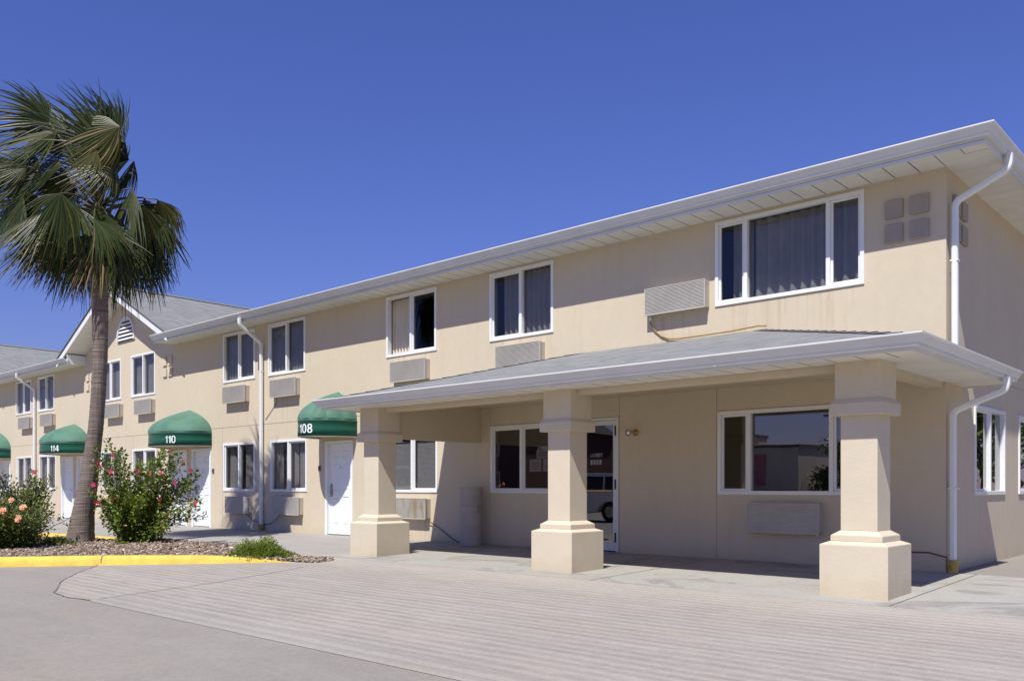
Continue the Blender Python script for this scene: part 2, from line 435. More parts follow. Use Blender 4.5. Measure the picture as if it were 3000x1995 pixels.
tag(q.build("kerb_joint", CRACK), kind="structure")
q = MB(); kerb(q, [(-14.0,-3.95), (-14.6,-4.02), (-16,-4.1), (-18,-4.35), (-20,-4.6)], .2, [.06, .13, .14, .14, .14], -1)
k2 = q.build("yellow_kerb", KERBY, bevel=.008); tag(k2, kind="structure"); smooth_by_angle(k2, 50)
isl = [(-24,-17.2), (-17,-11.35), (-14,-8.75), (-11.75,-6.85), (-10.5,-5.75), (-9.3,-4.72), (-8.55,-4.1), (-8.25,-3.75), (-8.5,-3.55), (-11,-3.46), (-14.0,-3.42), (-14.3,-4.1), (-16,-4.3), (-18,-4.5), (-20,-4.8), (-24,-6)]
q = MB(); q.poly([(x, y, gz(x, y) + (.1 if x < -9.4 else .1*max(.12, (-8.2 - x)/1.2))) for x, y in isl])
tag(q.build("planting_soil", SOIL), kind="structure")
def inside(x, y, poly):
    c = False; j = len(poly) - 1
    for i in range(len(poly)):
        if (poly[i][1] > y) != (poly[j][1] > y) and x < (poly[j][0]-poly[i][0])*(y-poly[i][1])/(poly[j][1]-poly[i][1]) + poly[i][0]: c = not c
        j = i
    return c

def build_toned(q, tones, name, m, parent=None, smooth=False, per_face=True, loc=None):
    o = q.build(name, m, parent, smooth, loc=loc)
    at = o.data.attributes.new("tone", 'FLOAT', 'FACE')
    at.data.foreach_set("value", tones)
    return o
q = MB(); tones = []
PH = (1 + 5**.5)/2
ICO_V = [Vector(v).normalized() for v in [(-1,PH,0),(1,PH,0),(-1,-PH,0),(1,-PH,0),(0,-1,PH),(0,1,PH),(0,-1,-PH),(0,1,-PH),(PH,0,-1),(PH,0,1),(-PH,0,-1),(-PH,0,1)]]
ICO_F = [(0,11,5),(0,5,1),(0,1,7),(0,7,10),(0,10,11),(1,5,9),(5,11,4),(11,10,2),(10,7,6),(7,1,8),(3,9,4),(3,4,2),(3,2,6),(3,6,8),(3,8,9),(4,9,5),(2,4,11),(6,2,10),(8,6,7),(9,8,1)]
ns = 0
while ns < 11000:
    x = rnd.uniform(-16.5, -8.0); y = rnd.uniform(-9.5, -3.35)
    if ns > 10800:   # strays at the tip
        x = rnd.uniform(-8.6, -7.9); y = rnd.uniform(-3.95, -3.35)
        if (x + 8.3)**2 + (y + 3.65)**2 > .12: continue
    elif not inside(x, y, isl): continue
    if ns <= 10800 and y < -.9*(x + 8.4) - 13 : continue
    s = rnd.choice((.014, .018, .022, .027, .034)); 
    sx, sy, sz = s*rnd.uniform(.8, 1.5), s*rnd.uniform(.7, 1.1), s*rnd.uniform(.45, .75)
    M = Matrix.Rotation(rnd.uniform(0, 6.3), 3, 'Z') @ Matrix.Rotation(rnd.uniform(-.5, .5), 3, 'X') @ Matrix.Rotation(rnd.uniform(-.5, .5), 3, 'Y')
    base = gz(x, y) + (.1 if x < -9.4 else .1*max(.12, (-8.2 - x)/1.2)) + rnd.uniform(0, .025)
    q.add([Vector((x, y, base + sz*.3)) + M @ Vector((v.x*sx*rnd.uniform(.8,1.15), v.y*sy*rnd.uniform(.8,1.15), v.z*sz)) for v in ICO_V], ICO_F)
    tones += [min(1, max(0, rnd.gauss(.42, .25)))]*20; ns += 1
gr = build_toned(q, tones, "gravel", STONE); tag(gr, "mixed tan and grey river stones covering the planting island", "gravel", kind="stuff")

# ------------------------------------------------------------------ motel building
bld = empty("motel_building", (0,0,0), "two storey tan stucco motel with white gutters, sliding windows and a pillared entrance porch", "building")
Z_TOP = 5.30
upper = [(-32.72,-31.17),(-30.5,-28.96),(-25.15,-23.62),(-22.91,-21.34),(-17.5,-15.98),(-15.37,-13.82),(-10.88,-9.35),(-7.885,-6.36)]
lower = [(-32.62,-31.1),(-30.33,-28.81),(-25.03,-23.5),(-22.8,-21.28),(-17.5,-15.98),(-15.27,-13.755),(-10.84,-9.315),(-7.862,-6.34)]
BIGU = (-3.208,-1.013); BIGL = (-3.165,-.97)
UZ = (3.775, 5.022); LZ = (.972, 2.195)
doors = [(-35.62,-34.6),(-34.4,-33.36),(-28.3,-27.28),(-27.0,-25.98),(-20.42,-19.44),(-19.17,-18.14),(-13.03,-12.03)]
LOB = (-6.0,-4.977)
openings = [(a, b_, *UZ) for a, b_ in upper + [BIGU]] + [(a, b_, *LZ) for a, b_ in lower + [BIGL]] + [(a, b_, -.3, 2.105) for a, b_ in doors] + [(*LOB, -.3, 2.22)]
GW = .012
hgro = [2.615]; 
vgro = [-3.19, -4.965, -7.885, -17.56, -22.78, -30.9]            # vertical control joints (lower storey)
def wall_mesh(u0, u1, z0, z1, ops, hg, vg, fn, rev=.2):
    xs = sorted(set([u0, u1] + [o[0] for o in ops] + [o[1] for o in ops] + [k for v in vg for k in (v-GW/2, v+GW/2)]))
    zs = sorted(set([z0, z1] + [o[2] for o in ops] + [o[3] for o in ops] + [k for v in hg for k in (v-GW/2, v+GW/2)]))
    xs = [x for x in xs if u0 <= x <= u1]; zs = [z for z in zs if z0 <= z <= z1]
    q = MB()
    def depth(i, j):
        if i < 0 or j < 0 or i >= len(xs)-1 or j >= len(zs)-1: return 0
        x = (xs[i]+xs[i+1])/2; z = (zs[j]+zs[j+1])/2
        for o in ops:
            if o[0] < x < o[1] and o[2] < z < o[3]: return None
        if any(abs(x-v) < GW/2 for v in vg) and z < 2.62: return .009
        if any(abs(z-v) < GW/2 for v in hg): return .009
        return 0
    for i in range(len(xs)-1):
        for j in range(len(zs)-1):
            d = depth(i, j)
            if d is not None:
                q.poly([fn(xs[i], d, zs[j]), fn(xs[i+1], d, zs[j]), fn(xs[i+1], d, zs[j+1]), fn(xs[i], d, zs[j+1])])
            for di, dj in ((1,0),(0,1)):
                e = depth(i+di, j+dj)
                a = rev if d is None else d; b_ = rev if e is None else e
                if a == b_: continue
                if di: q.poly([fn(xs[i+1], a, zs[j]), fn(xs[i+1], b_, zs[j]), fn(xs[i+1], b_, zs[j+1]), fn(xs[i+1], a, zs[j+1])])
                else: q.poly([fn(xs[i], a, zs[j+1]), fn(xs[i+1], a, zs[j+1]), fn(xs[i+1], b_, zs[j+1]), fn(xs[i], b_, zs[j+1])])
    return q
FR = lambda u, d, z: (u, d, z)
SD = lambda u, d, z: (-d, u, z)
wall_mesh(-52, 0, -.3, Z_TOP, openings, hgro, vgro, FR).build("front_wall", STUCCO, bld)
side_ops = [(1.24,2.85,*LZ),(3.72,5.33,*LZ),(6.2,7.8,*LZ)]
wall_mesh(0, 12, -.3, Z_TOP, side_ops, hgro, [], SD).build("side_wall", STUCCO, bld)
q = MB(); q.box(-52,-.21,11.9,12,-.3,Z_TOP); q.box(-52,-51.9,.2,11.9,-.3,Z_TOP); q.build("rear_wall", STUCCO, bld)
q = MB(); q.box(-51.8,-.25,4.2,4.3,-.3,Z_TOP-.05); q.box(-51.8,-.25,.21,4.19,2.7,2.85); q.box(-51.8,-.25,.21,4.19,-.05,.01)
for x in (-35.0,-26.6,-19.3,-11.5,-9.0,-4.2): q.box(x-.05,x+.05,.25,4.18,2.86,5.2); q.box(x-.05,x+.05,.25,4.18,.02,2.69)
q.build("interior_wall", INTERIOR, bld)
# base of the wall sits on the slab: foundation edge inside the ground

# gables
GX = [-23.25, -37.75]; PEAK = 7.14; SLOPE = .49
for gx in GX:
    q = MB()
    def zg(x): return PEAK - .1 - SLOPE*abs(x - gx)
    q.poly([(gx-3.5,0,Z_TOP),(gx+3.5,0,Z_TOP),(gx+3.5,0,zg(gx+3.5)),(gx,0,zg(gx)),(gx-3.5,0,zg(gx-3.5))])
    q.build("gable_wall", STUCCO, bld)
    # rake fascia boards
    q = MB()
    for s in (-1, 1):
        a = Vector((gx + s*3.86, 0, PEAK - SLOPE*3.86)); b_ = Vector((gx, 0, PEAK))
        for y0, y1 in ((-.62,-.595),):
            t0 = .035
            vs = []
            for p in (a, b_):
                for y in (y0, y1):
                    vs += [(p.x, y, p.z - t0), (p.x, y, p.z - t0 - .2)]
            vs = [(v[0] - (s*0), v[1], v[2]) for v in vs]
            q.add(vs, [(0,1,5,4),(2,6,7,3),(0,4,6,2),(1,3,7,5),(0,2,3,1),(4,5,7,6)])
    q.build("rake_board", WHITE, bld)
    # sloping soffit under the rake with board joints
    q = MB()
    for s in (-1, 1):
        n = 13; L0 = 3.72
        for i in range(n):
            d0 = L0*i/n + .012; d1 = L0*(i+1)/n
            for zo in (-.225,):
                q.poly([(gx+s*d0,-.594,PEAK-SLOPE*d0+zo),(gx+s*d1,-.594,PEAK-SLOPE*d1+zo),(gx+s*d1,-.002,PEAK-SLOPE*d1+zo),(gx+s*d0,-.002,PEAK-SLOPE*d0+zo)])
                q.poly([(gx+s*(d0-.012),-.594,PEAK-SLOPE*(d0-.012)+zo+.012),(gx+s*d0,-.594,PEAK-SLOPE*d0+zo),(gx+s*d0,-.002,PEAK-SLOPE*d0+zo),(gx+s*(d0-.012),-.002,PEAK-SLOPE*(d0-.012)+zo+.012)])
    q.build("rake_soffit", SOFFIT, bld)
# gable vent
vx = -23.25
q = MB()
def vent_ring(w, h, y):
    pts = [(vx - w, y, 5.53), (vx + w, y, 5.53)]
    for k in range(17):
        a = math.pi*k/16; pts.append((vx + w*math.cos(a), y, 5.60 + h*math.sin(a)))
    return pts
q.loft([vent_ring(.60,.66,-.002), vent_ring(.60,.66,-.05), vent_ring(.54,.60,-.05), vent_ring(.54,.60,-.01)])
vent = q.build("gable_vent", WHITE, bld)
q = MB(); q.poly(vent_ring(.545,.605,-.006)); q.build("vent_backing", DARKGAP, vent)
q = MB()
for k in range(6):
    z = 5.56 + k*.115; zz = max(0, z + .03 - 5.60); w = .53*math.sqrt(max(.02, 1 - (zz/.6)**2))
    q.add([(vx-w,-.048,z),(vx+w,-.048,z),(vx+w,-.012,z+.062),(vx-w,-.012,z+.062),(vx-w,-.04,z-.012),(vx+w,-.04,z-.012)], [(0,1,2,3),(4,5,1,0)])
q.build("vent_louver", WHITE, vent)

# roofs -----------------------------------------------------------------
PITCH = .30; EZ = 5.235
def roof_quad(q, pts, udir, vdir):
    ud = Vector(udir).normalized(); vd = Vector(vdir).normalized()
    q.poly(pts, [(Vector(p).dot(ud), Vector(p).dot(vd)) for p in pts])
q = MB()
RY = 6.0; ridge_z = EZ + PITCH*(RY + .61); hx = .61 - (RY + .61)
vd = (0, 1, PITCH)
def mz(y): return EZ + PITCH*(y + .61)
def seg(x0, x1, y0=-.61): roof_quad(q, [(x0,y0,mz(y0)),(x1,y0,mz(y0)),(x1,RY,ridge_z),(x0,RY,ridge_z)], (1,0,0), vd)
gaps = [(gx-3.12, gx+3.12) for gx in GX]
roof_quad(q, [(-20.13,-.61,EZ),(.61,-.61,EZ),(hx,RY,ridge_z),(-20.13,RY,ridge_z)], (1,0,0), vd)
seg(gaps[0][0]-.0, gaps[0][1], .03); seg(gaps[1][1], gaps[0][0]); seg(gaps[1][0], gaps[1][1], .03); seg(-52.5, gaps[1][0])
roof_quad(q, [(.61,-.61,EZ),(.61,12.61,EZ),(hx,RY,ridge_z)], (0,1,0), (-1,0,PITCH))
roof_quad(q, [(.61,12.61,EZ),(-52.5,12.61,EZ),(-52.5,RY,ridge_z),(hx,RY,ridge_z)], (1,0,0), (0,-1,PITCH))
q.poly([(-52.5,-.61,EZ),(-52.5,12.61,EZ),(-52.5,RY,ridge_z)])
q.build("roof", SHINGLE, bld)
for gx in GX:
    q = MB()
    for s in (-1, 1):
        roof_quad(q, [(gx,-.65,PEAK),(gx,5.75,PEAK),(gx+s*3.9,-.65,PEAK-SLOPE*3.9)], (0,1,0), (-s,0,SLOPE))
        q.poly([(gx,-.65,PEAK),(gx+s*3.9,-.65,PEAK-SLOPE*3.9),(gx+s*3.9,-.65,PEAK-SLOPE*3.9-.035),(gx,-.65,PEAK-.035)])
        q.poly([(gx,-.65,PEAK-.035),(gx+s*3.9,-.65,PEAK-SLOPE*3.9-.035),(gx+s*3.9,-.59,PEAK-SLOPE*3.9-.035),(gx,-.59,PEAK-.035)])
    # ridge cap
    for i in range(24):
        y0 = -.62 + i*.26
        for s in (-1, 1):
            q.poly([(gx,y0,PEAK+.03),(gx,y0+.27,PEAK+.018),(gx+s*.16,y0+.27,PEAK+.018-SLOPE*.16),(gx+s*.16,y0,PEAK+.03-SLOPE*.16)])
    q.build("gable_roof", SHINGLE, bld)

# gutters, fascia, soffits ------------------------------------------------
GPROF = [(0,0),(.050,0),(.056,.012),(.060,.036),(.070,.042),(.104,.096),(.115,.101),(.120,.106),(.120,.122),(.108,.124),(.104,.114),(.098,.10),(.02,.03),(0,.03)]
def extrude_profile(q, path, normals, prof, z, close=True, caps=True):
    """path of axis aligned corners; normals[i] = outward normal of segment i"""
    rings = []
    for i, (x, y) in enumerate(path):
        if i == 0: n = Vector((*normals[0], 0))
        elif i == len(path)-1: n = Vector((*normals[-1], 0))
        else: n = Vector((*normals[i-1], 0)) + Vector((*normals[i], 0))
        rings.append([(x + n.x*o, y + n.y*o, z + h) for o, h in prof])
    for i in range(len(rings)-1):
        q.loft([rings[i], rings[i+1]], caps and i == 0, caps and i == len(rings)-2)
def eave(parent, path, normals, zg_, fz0, fz1):
    q = MB(); extrude_profile(q, path, normals, GPROF, zg_); 
    go = q.build("gutter", WHITE_METAL, parent)
    # joint straps where gutter lengths meet
    for i in range(len(path)-1):
        a = Vector((*path[i],0)); b_ = Vector((*path[i+1],0)); Ln = (b_-a).length; t = (b_-a)/Ln; n = Vector((*normals[i],0))
        k = max(1, int(Ln/3.05))
        for j in range(1, k+1):
            p = a + t*(j*Ln/(k+1) + .3)
            pr = [(o+.0015 if 0 < o else o, h - .0015 if h < .01 else h+.001) for o, h in GPROF[:10]]
            q = MB(); q.loft([[tuple(p + t*d + n*o + Vector((0,0,zg_+h))) for o, h in pr] for d in (-.02,.02)], closed=False)
            q.build("gutter_joint", WHITE_METAL, go)
    q = MB(); extrude_profile(q, path, normals, [(-.02,fz0),(-.001,fz0),(-.001,fz1),(-.02,fz1)], 0); q.build("fascia", WHITE_METAL, parent)
def soffit_x(q, x0, x1, y0, y1, z, step=.305, sgn=1):
    """panels running across the eave, joints every step along X"""
    n = max(1, round((x1-x0)/step)); w = (x1-x0)/n
    for i in range(n):
        a = x0 + i*w; b_ = a + w
        q.poly([(a+.009,y0,z),(b_-.003,y0,z),(b_-.003,y1,z),(a+.009,y1,z)])
        q.poly([(a-.003,y0,z+.014),(a+.009,y0,z),(a+.009,y1,z),(a-.003,y1,z+.014)])
def soffit_y(q, x0, x1, y0, y1, z, step=.305):
    n = max(1, round((y1-y0)/step)); w = (y1-y0)/n
    for i in range(n):
        a = y0 + i*w; b_ = a + w
        q.poly([(x0,a+.009,z),(x1,a+.009,z),(x1,b_-.003,z),(x0,b_-.003,z)])
        q.poly([(x0,a-.003,z+.014),(x1,a-.003,z+.014),(x1,a+.009,z),(x0,a+.009,z)])
FY = -.585; SZ = 5.075
eave(bld, [(-20.22,FY),(-FY,FY),(-FY,12.6)], [(0,-1),(1,0)], 5.125, 5.05, 5.225)
eave(bld, [(gaps[1][1]-.05,FY),(gaps[0][0]+.12,FY)], [(0,-1)], 5.125, 5.05, 5.225)
eave(bld, [(-52.5,FY),(gaps[1][0]+.12,FY)], [(0,-1)], 5.125, 5.05, 5.225)
q = MB()
# right wing soffit with a mitred corner: triangles trimmed along the diagonal
n = 66; x0 = -20.13; w = (0 - x0)/n
soffit_x(q, x0, 0, FY+.0, -.001, SZ)
k = 2
for i in range(k):   # corner, front half
    a = i*(-FY)/k; b_ = (i+1)*(-FY)/k
    q.poly([(a+.006,FY,SZ),(b_-.003,FY,SZ),(b_-.003,-b_+.003,SZ),(a+.006,-a-.006,SZ)])
    q.poly([(FY*-1,-a-.006,SZ),(FY*-1,-b_+.003,SZ),(b_-.003,-b_+.003,SZ),(a+.006,-a-.006,SZ)][::-1])
soffit_y(q, .001, -FY, 0, 12.6, SZ)
q.build("soffit", SOFFIT, bld)
q = MB(); soffit_x(q, gaps[1][1]-.05, gaps[0][0]+.06, FY, -.001, SZ); q.build("soffit", SOFFIT, bld)
q = MB(); soffit_x(q, -52.4, gaps[1][0]+.06, FY, -.001, SZ); q.build("soffit", SOFFIT, bld)
q = MB()   # dark void above the soffit joints, boxed eave ends beside the gables
for x0, x1 in ((-20.13,.58),(gaps[1][1]-.05,gaps[0][0]+.06)): q.box(x0,x1,FY,-.004,SZ+.016,SZ+.02)
q.box(.004,.58,0,12.6,SZ+.016,SZ+.02); q.build("soffit_backing", DARKGAP, bld)
for x in (-20.15, gaps[0][0]+.06, gaps[1][1]-.07):
    q = MB(); q.box(x, x+.02, FY-.002, -.002, 5.055, 5.36); q.build("eave_return", WHITE, bld)

# windows -----------------------------------------------------------------
def curtain_mesh(q, fn, u0, u1, z0, z1, d, pleat=.11, amp=.028, seed=0):
    r = random.Random(seed); n = max(8, int((u1-u0)/.016)); ph = r.uniform(0, 6)
    top = []; 
    pts = []
    x = 0
    for i in range(n+1):
        u = u0 + (u1-u0)*i/n
        w = math.sin((u-u0)/pleat*2*math.pi + ph + .9*math.sin((u-u0)*5+ph))
        pts.append((u, d + amp*w))
    q.loft([[fn(u, dd, z1) for u, dd in pts], [fn(u, d + (dd-d)*1.25, z0) for u, dd in pts]], closed=False)
def window(u0, u1, z0, z1, fn=FR, muls=None, sash=(0,), curtains=None, glass=None, blind=False, open_=(), cmat=None, seed=0, sill=False):
    """white vinyl slider: outer frame, mullions, sash rims, glass, curtain"""
    if muls is None: muls = [.5]
    glass = glass or GLASS
    q = MB()
    def bx(a, b_, z_0, z_1, d0, d1):
        p = [fn(a,d0,z_0), fn(b_,d1,z_1)]
        lo = [min(p[0][i],p[1][i]) for i in range(3)]; hi = [max(p[0][i],p[1][i]) for i in range(3)]
        q.box(lo[0],hi[0],lo[1],hi[1],lo[2],hi[2])
    fw = .05; out = -.022; inn = .085
    bx(u0-.006,u0+fw,z0-.006,z1+.006,out,inn); bx(u1-fw,u1+.006,z0-.006,z1+.006,out,inn)
    bx(u0+fw,u1-fw,z1-fw,z1+.006,out,inn); bx(u0+fw,u1-fw,z0-.006,z0+fw,out,inn)
    edges = [u0+fw]; mw = .03
    for m_ in muls:
        c = u0 + (u1-u0)*m_
        bx(c-mw,c+mw,z0+fw,z1-fw,out+.004,inn-.004); edges += [c-mw, c+mw]
    edges.append(u1-fw)
    panes = [(edges[2*i], edges[2*i+1]) for i in range(len(edges)//2)]
    sw = .032
    for i, (a, b_) in enumerate(panes):
        if i in sash and i not in open_:
            bx(a,a+sw,z0+fw,z1-fw,.008,.05); bx(b_-sw,b_,z0+fw,z1-fw,.008,.05)
            bx(a+sw,b_-sw,z0+fw,z0+fw+sw,.008,.05); bx(a+sw,b_-sw,z1-fw-sw,z1-fw,.008,.05)
    w = q.build("window", WHITE, bld, bevel=.004, segs=1)
    q = MB()
    for i, (a, b_) in enumerate(panes):
        if i in open_: continue
        e = sw if i in sash else 0; d = .03 if i in sash else .045
        q.poly([fn(a+e,d,z0+fw+e),fn(b_-e,d,z0+fw+e),fn(b_-e,d,z1-fw-e),fn(a+e,d,z1-fw-e)])
    if q.f: q.build("pane", glass, w)
    if blind:
        q = MB(); nz = int((z1-z0-.2)/.025)
        for i in range(nz):
            z = z0 + .04 + i*.025
            q.add([fn(u0+.08,.10,z),fn(u1-.08,.10,z),fn(u1-.08,.106,z+.0245),fn(u0+.08,.106,z+.0245)], [(0,1,2,3)])
        q.build("blind", BLIND, w)
    for k, (c0, c1) in enumerate(curtains or []):
        q = MB(); curtain_mesh(q, fn, u0+(u1-u0)*c0, u0+(u1-u0)*c1, z0+.0, z1-.04, .17, seed=seed*7+k, pleat=.1+.03*((seed+k)%3))
        q.build("curtain", cmat or CURTAIN, w, smooth=True)
    return w
for i, (a, b_) in enumerate(upper):
    if i == 6:
        window(a, b_, *UZ, sash=(1,), open_=(0,), curtains=[(.0,.47)], cmat=CREAM_CURTAIN, seed=i, glass=DARKGLASS)
    elif i == 7: window(a, b_, *UZ, sash=(0,), curtains=[(.12,1)], seed=i)
    else: window(a, b_, *UZ, sash=(0,) if i % 2 else (1,), curtains=[(0,.44),(.47,1)] if i % 3 else [(0,1)], seed=i)
window(*BIGU, *UZ, muls=[.222,.78], sash=(0,2), curtains=[(.10,.24),(.25,1)], seed=31)
for i, (a, b_) in enumerate(lower):
    if i == 6: window(a, b_, *LZ, sash=(1,), blind=True, seed=i)
    elif i == 7: window(a, b_, *LZ, sash=(0,1), seed=i, glass=TINTGLASS)
    else: window(a, b_, *LZ, sash=(1,) if i % 2 else (0,), curtains=[(0,.22),(.55,1)] if i == 4 else [(0,.18),(.26,.62),(.66,1)], seed=i+11)
window(*BIGL, *LZ, muls=[.226,.78], sash=(0,2), seed=41, glass=TINTGLASS)
for i, (a, b_, z0, z1) in enumerate(side_ops): window(a, b_, z0, z1, SD, sash=(0,), seed=50+i, glass=TINTGLASS)

# doors ------------------------------------------------------------------
def door(x0, x1, handle_left=True):
    q = MB(); fw = .07
    q.box(x0-.004,x0+fw,-.025,.11,-.06,2.105); q.box(x1-fw,x1+.004,-.025,.11,-.06,2.105); q.box(x0+fw,x1-fw,-.025,.11,2.045,2.109)
    q.box(x0+fw,x0+fw+.03,.03,.11,-.06,2.045); q.box(x1-fw-.03,x1-fw,.03,.11,-.06,2.045)
    q.build("door_frame", DOORWHITE, bld, bevel=.006, segs=1)
    a, b_ = x0+fw+.034, x1-fw-.034; w = b_-a
    q = MB(); st = .105; cst = .10
    yf = .045
    cols = [(a+st, (a+b_)/2-cst/2), ((a+b_)/2+cst/2, b_-st)]
    rows = [(.22,.86),(1.0,1.62),(1.74,1.92)]
    xs = [a, cols[0][0], cols[0][1], cols[1][0], cols[1][1], b_]; zs = [.025] + [z for r in rows for z in r] + [2.04]
    for i in range(5):
        for j in range(len(zs)-1):
            p = i in (1,3) and j in (1,3,5)
            X0,X1,Z0,Z1 = xs[i],xs[i+1],zs[j],zs[j+1]
            if not p: q.poly([(X0,yf,Z0),(X1,yf,Z0),(X1,yf,Z1),(X0,yf,Z1)])
            else:
                r0 = [(X0,yf,Z0),(X1,yf,Z0),(X1,yf,Z1),(X0,yf,Z1)]
                def ins(k, y): return [(X0+k,y,Z0+k),(X1-k,y,Z0+k),(X1-k,y,Z1-k),(X0+k,y,Z1-k)]
                q.loft([r0, ins(.012,yf+.014), ins(.03,yf+.014), ins(.05,yf+.003)], False, True)
    q.box(a,b_,yf+.03,yf+.05,.025,2.04)
    q.poly([(a,yf,.025),(a,yf+.03,.025),(a,yf+.03,2.04),(a,yf,2.04)])
    q.poly([(b_,yf,.025),(b_,yf+.03,.025),(b_,yf+.03,2.04),(b_,yf,2.04)])
    d = q.build("door", DOORWHITE, bld)
    hx_ = a+.07 if handle_left else b_-.07
    q = MB(); q.box(hx_-.032,hx_+.032,yf-.022,yf-.001,.9,1.14)
    q.tube([(hx_,yf-.02,.97),(hx_,yf-.06,.97),(hx_+(.1 if handle_left else -.1),yf-.06,.97)], .011, 8)
    q.lathe([(.0001,.86),(.026,.862),(.028,.88),(.0001,.885)], hx_, yf-.02, 12)
    q.build("door_handle", METAL, d, bevel=.004)
    q = MB(); q.box((a+b_)/2-.012,(a+b_)/2+.012,yf-.006,yf-.001,1.50,1.525); q.build("peephole", BLACK, d, bevel=.003)
    q = MB(); q.box(a-.03,b_+.03,.0,.1,-.04,.022); q.build("threshold", METAL, d)
for i, (a, b_) in enumerate(doors): door(a, b_, i in (1,3,5,6))
for x in (-13.25,-18.02,-25.85,-33.22):
    q = MB(); q.box(x-.045,x+.045,-.022,-.001,1.44,1.56); pl = q.build("key_plate", METAL, bld, bevel=.004)
    q = MB(); q.box(x-.028,x+.028,-.026,-.0225,1.46,1.54); q.build("plate_face", BLACK, pl)

# glazed lobby door
q = MB(); x0, x1 = LOB
q.box(x0,x0+.05,-.02,.09,-.08,2.22); q.box(x1-.05,x1+.003,-.02,.09,-.08,2.223); q.box(x0+.05,x1-.05,-.02,.09,2.175,2.223)
q.build("door_frame", WHITE_METAL, bld, bevel=.005, segs=1)
q = MB(); a, b_ = x0+.056, x1-.056
q.box(a,a+.06,.0,.045,.03,2.17); q.box(b_-.06,b_,.0,.045,.03,2.17); q.box(a+.06,b_-.06,.0,.045,2.10,2.17); q.box(a+.06,b_-.06,.0,.045,.03,.155)
ld = q.build("lobby_door", WHITE_METAL, bld, bevel=.004, segs=1)
q = MB(); q.poly([(a+.06,.02,.155),(b_-.06,.02,.155),(b_-.06,.02,2.10),(a+.06,.02,2.10)]); q.build("pane", TINTGLASS, ld)
for z in (2.0,1.12,.25):
    q = MB(); q.box(b_-.012,b_+.02,-.028,-.001,z-.08,z+.08); q.build("hinge", BLACK, ld, bevel=.004)
q = MB(); q.box(a+.05,b_-.06,-.03,-.004,1.0,1.03); q.build("push_bar", BRASS, ld)
q = MB(); q.box(x0-.05,x1+.05,-.32,-.0,-.012,.014); q.build("threshold", METAL, ld)

def text_mesh(body, size, bold=.012, sx=1.0, align='CENTER'):
    cu = bpy.data.curves.new("t", 'FONT'); cu.body = body; cu.size = size; cu.align_x = align; cu.align_y = 'CENTER'
    cu.offset = bold; cu.resolution_u = 3; cu.space_character = 1.02
    o = bpy.data.objects.new("t", cu); COL.objects.link(o)
    dg = bpy.context.evaluated_depsgraph_get(); dg.update()
    me = bpy.data.meshes.new_from_object(o.evaluated_get(dg))
    vs = [(v.co.x*sx, v.co.y) for v in me.vertices]; fs = [tuple(p.vertices) for p in me.polygons]
    bpy.data.objects.remove(o); bpy.data.curves.remove(cu); bpy.data.meshes.remove(me)
    return vs, fs
vs, fs = text_mesh("LOBBY", .085, .002)
q = MB(); q.add([(-5.44+x, .016, 1.605+y) for x, y in vs], fs); q.build("door_lettering", LETTER, ld)
q = MB()
for i in range(4): q.box(-5.565+i*.062,-5.565+i*.062+.045,.0155,.0165,1.45,1.53)
q.build("door_sticker", LETTER, ld)

# corner and gable wall tiles ---------------------------------------------
def tiles(us, fn, zs=((4.555,4.79),(4.235,4.475))):
    for u0, u1 in us:
        for z0, z1 in zs:
            p = [fn(u0,-.042,z0), fn(u1,-.0005,z1)]
            q = MB(); q.box(*[k for i in range(3) for k in (min(p[0][i],p[1][i]), max(p[0][i],p[1][i]))])
            q.build("wall_tile", TILE, bld, bevel=.006)
tiles([(-.735,-.51),(-.426,-.196)], FR)
tiles([(.26,.49),(.585,.82)], SD)
for o in [c for c in bld.children if c.name.startswith("wall_tile")]: pass
def tiles_g(us):
    for u0, u1 in us:
        for z0, z1 in ((4.525,4.76),(4.21,4.44)):
            q = MB(); q.box(u0,u1,-.042,-.0005,z0,z1); q.build("wall_tile", STUCCO_TRIM, bld, bevel=.006)
tiles_g([(-20.845,-20.615),(-20.51,-20.285),(-26.215,-25.99),(-25.885,-25.655)])

# downspouts -----------------------------------------------------------------
def downspout(pts, s, boot=True, w=.085, h=.075):
    q = MB(); q.recttube(pts, s, w, h)
    o = q.build("downspout", WHITE, bld); smooth_by_angle(o, 35)
    x, y = pts[-1][0], pts[-1][1]; z = pts[-1][2]
    q = MB()
    for zz in (1.05, 3.9): 
        if zz < pts[-2][2] - .3: q.box(x-w/2-.004,x+w/2+.004,y-h/2-.004,y+h/2+.004,zz,zz+.02)
    if q.f: q.build("downspout_strap", WHITE, o)
    if boot:
        q = MB(); q.lathe([(.062,gz(x,y)-.02),(.06,.10),(.072,.102),(.072,.17),(.0001,.172)], x, y, 14)
        q.build("downspout_boot", BOOT, o, smooth=False)
def arc_pts(pl):
    """round the corners of a polyline slightly"""
    pl = [Vector(p) for p in pl]; out = [pl[0]]
    for i in range(1, len(pl)-1):
        a, b_, c = pl[i-1], pl[i], pl[i+1]; r = .075
        p0 = b_ + (a-b_).normalized()*min(r,(a-b_).length/2.1); p2 = b_ + (c-b_).normalized()*min(r,(c-b_).length/2.1)
        for k in range(5):
            t = k/4; out.append(p0*(1-t)**2 + b_*2*t*(1-t) + p2*t*t)
    return out + [pl[-1]]
for x in (-15.60,-30.68):
    downspout([tuple(p) for p in arc_pts([(x,-.655,5.13),(x,-.655,4.97),(x,-.065,4.60),(x,-.065,.14)])], (1,0,0))
downspout([tuple(p) for p in arc_pts([(.655,.22,5.13),(.655,.22,4.96),(.075,.10,4.64),(.075,.10,2.9 if False else 2.62)])], (0,1,0), boot=False)
downspout([tuple(p) for p in arc_pts([(.64,.15,2.41),(.64,.15,2.26),(.075,.015,2.02),(.075,.015,.14)])], (0,1,0))

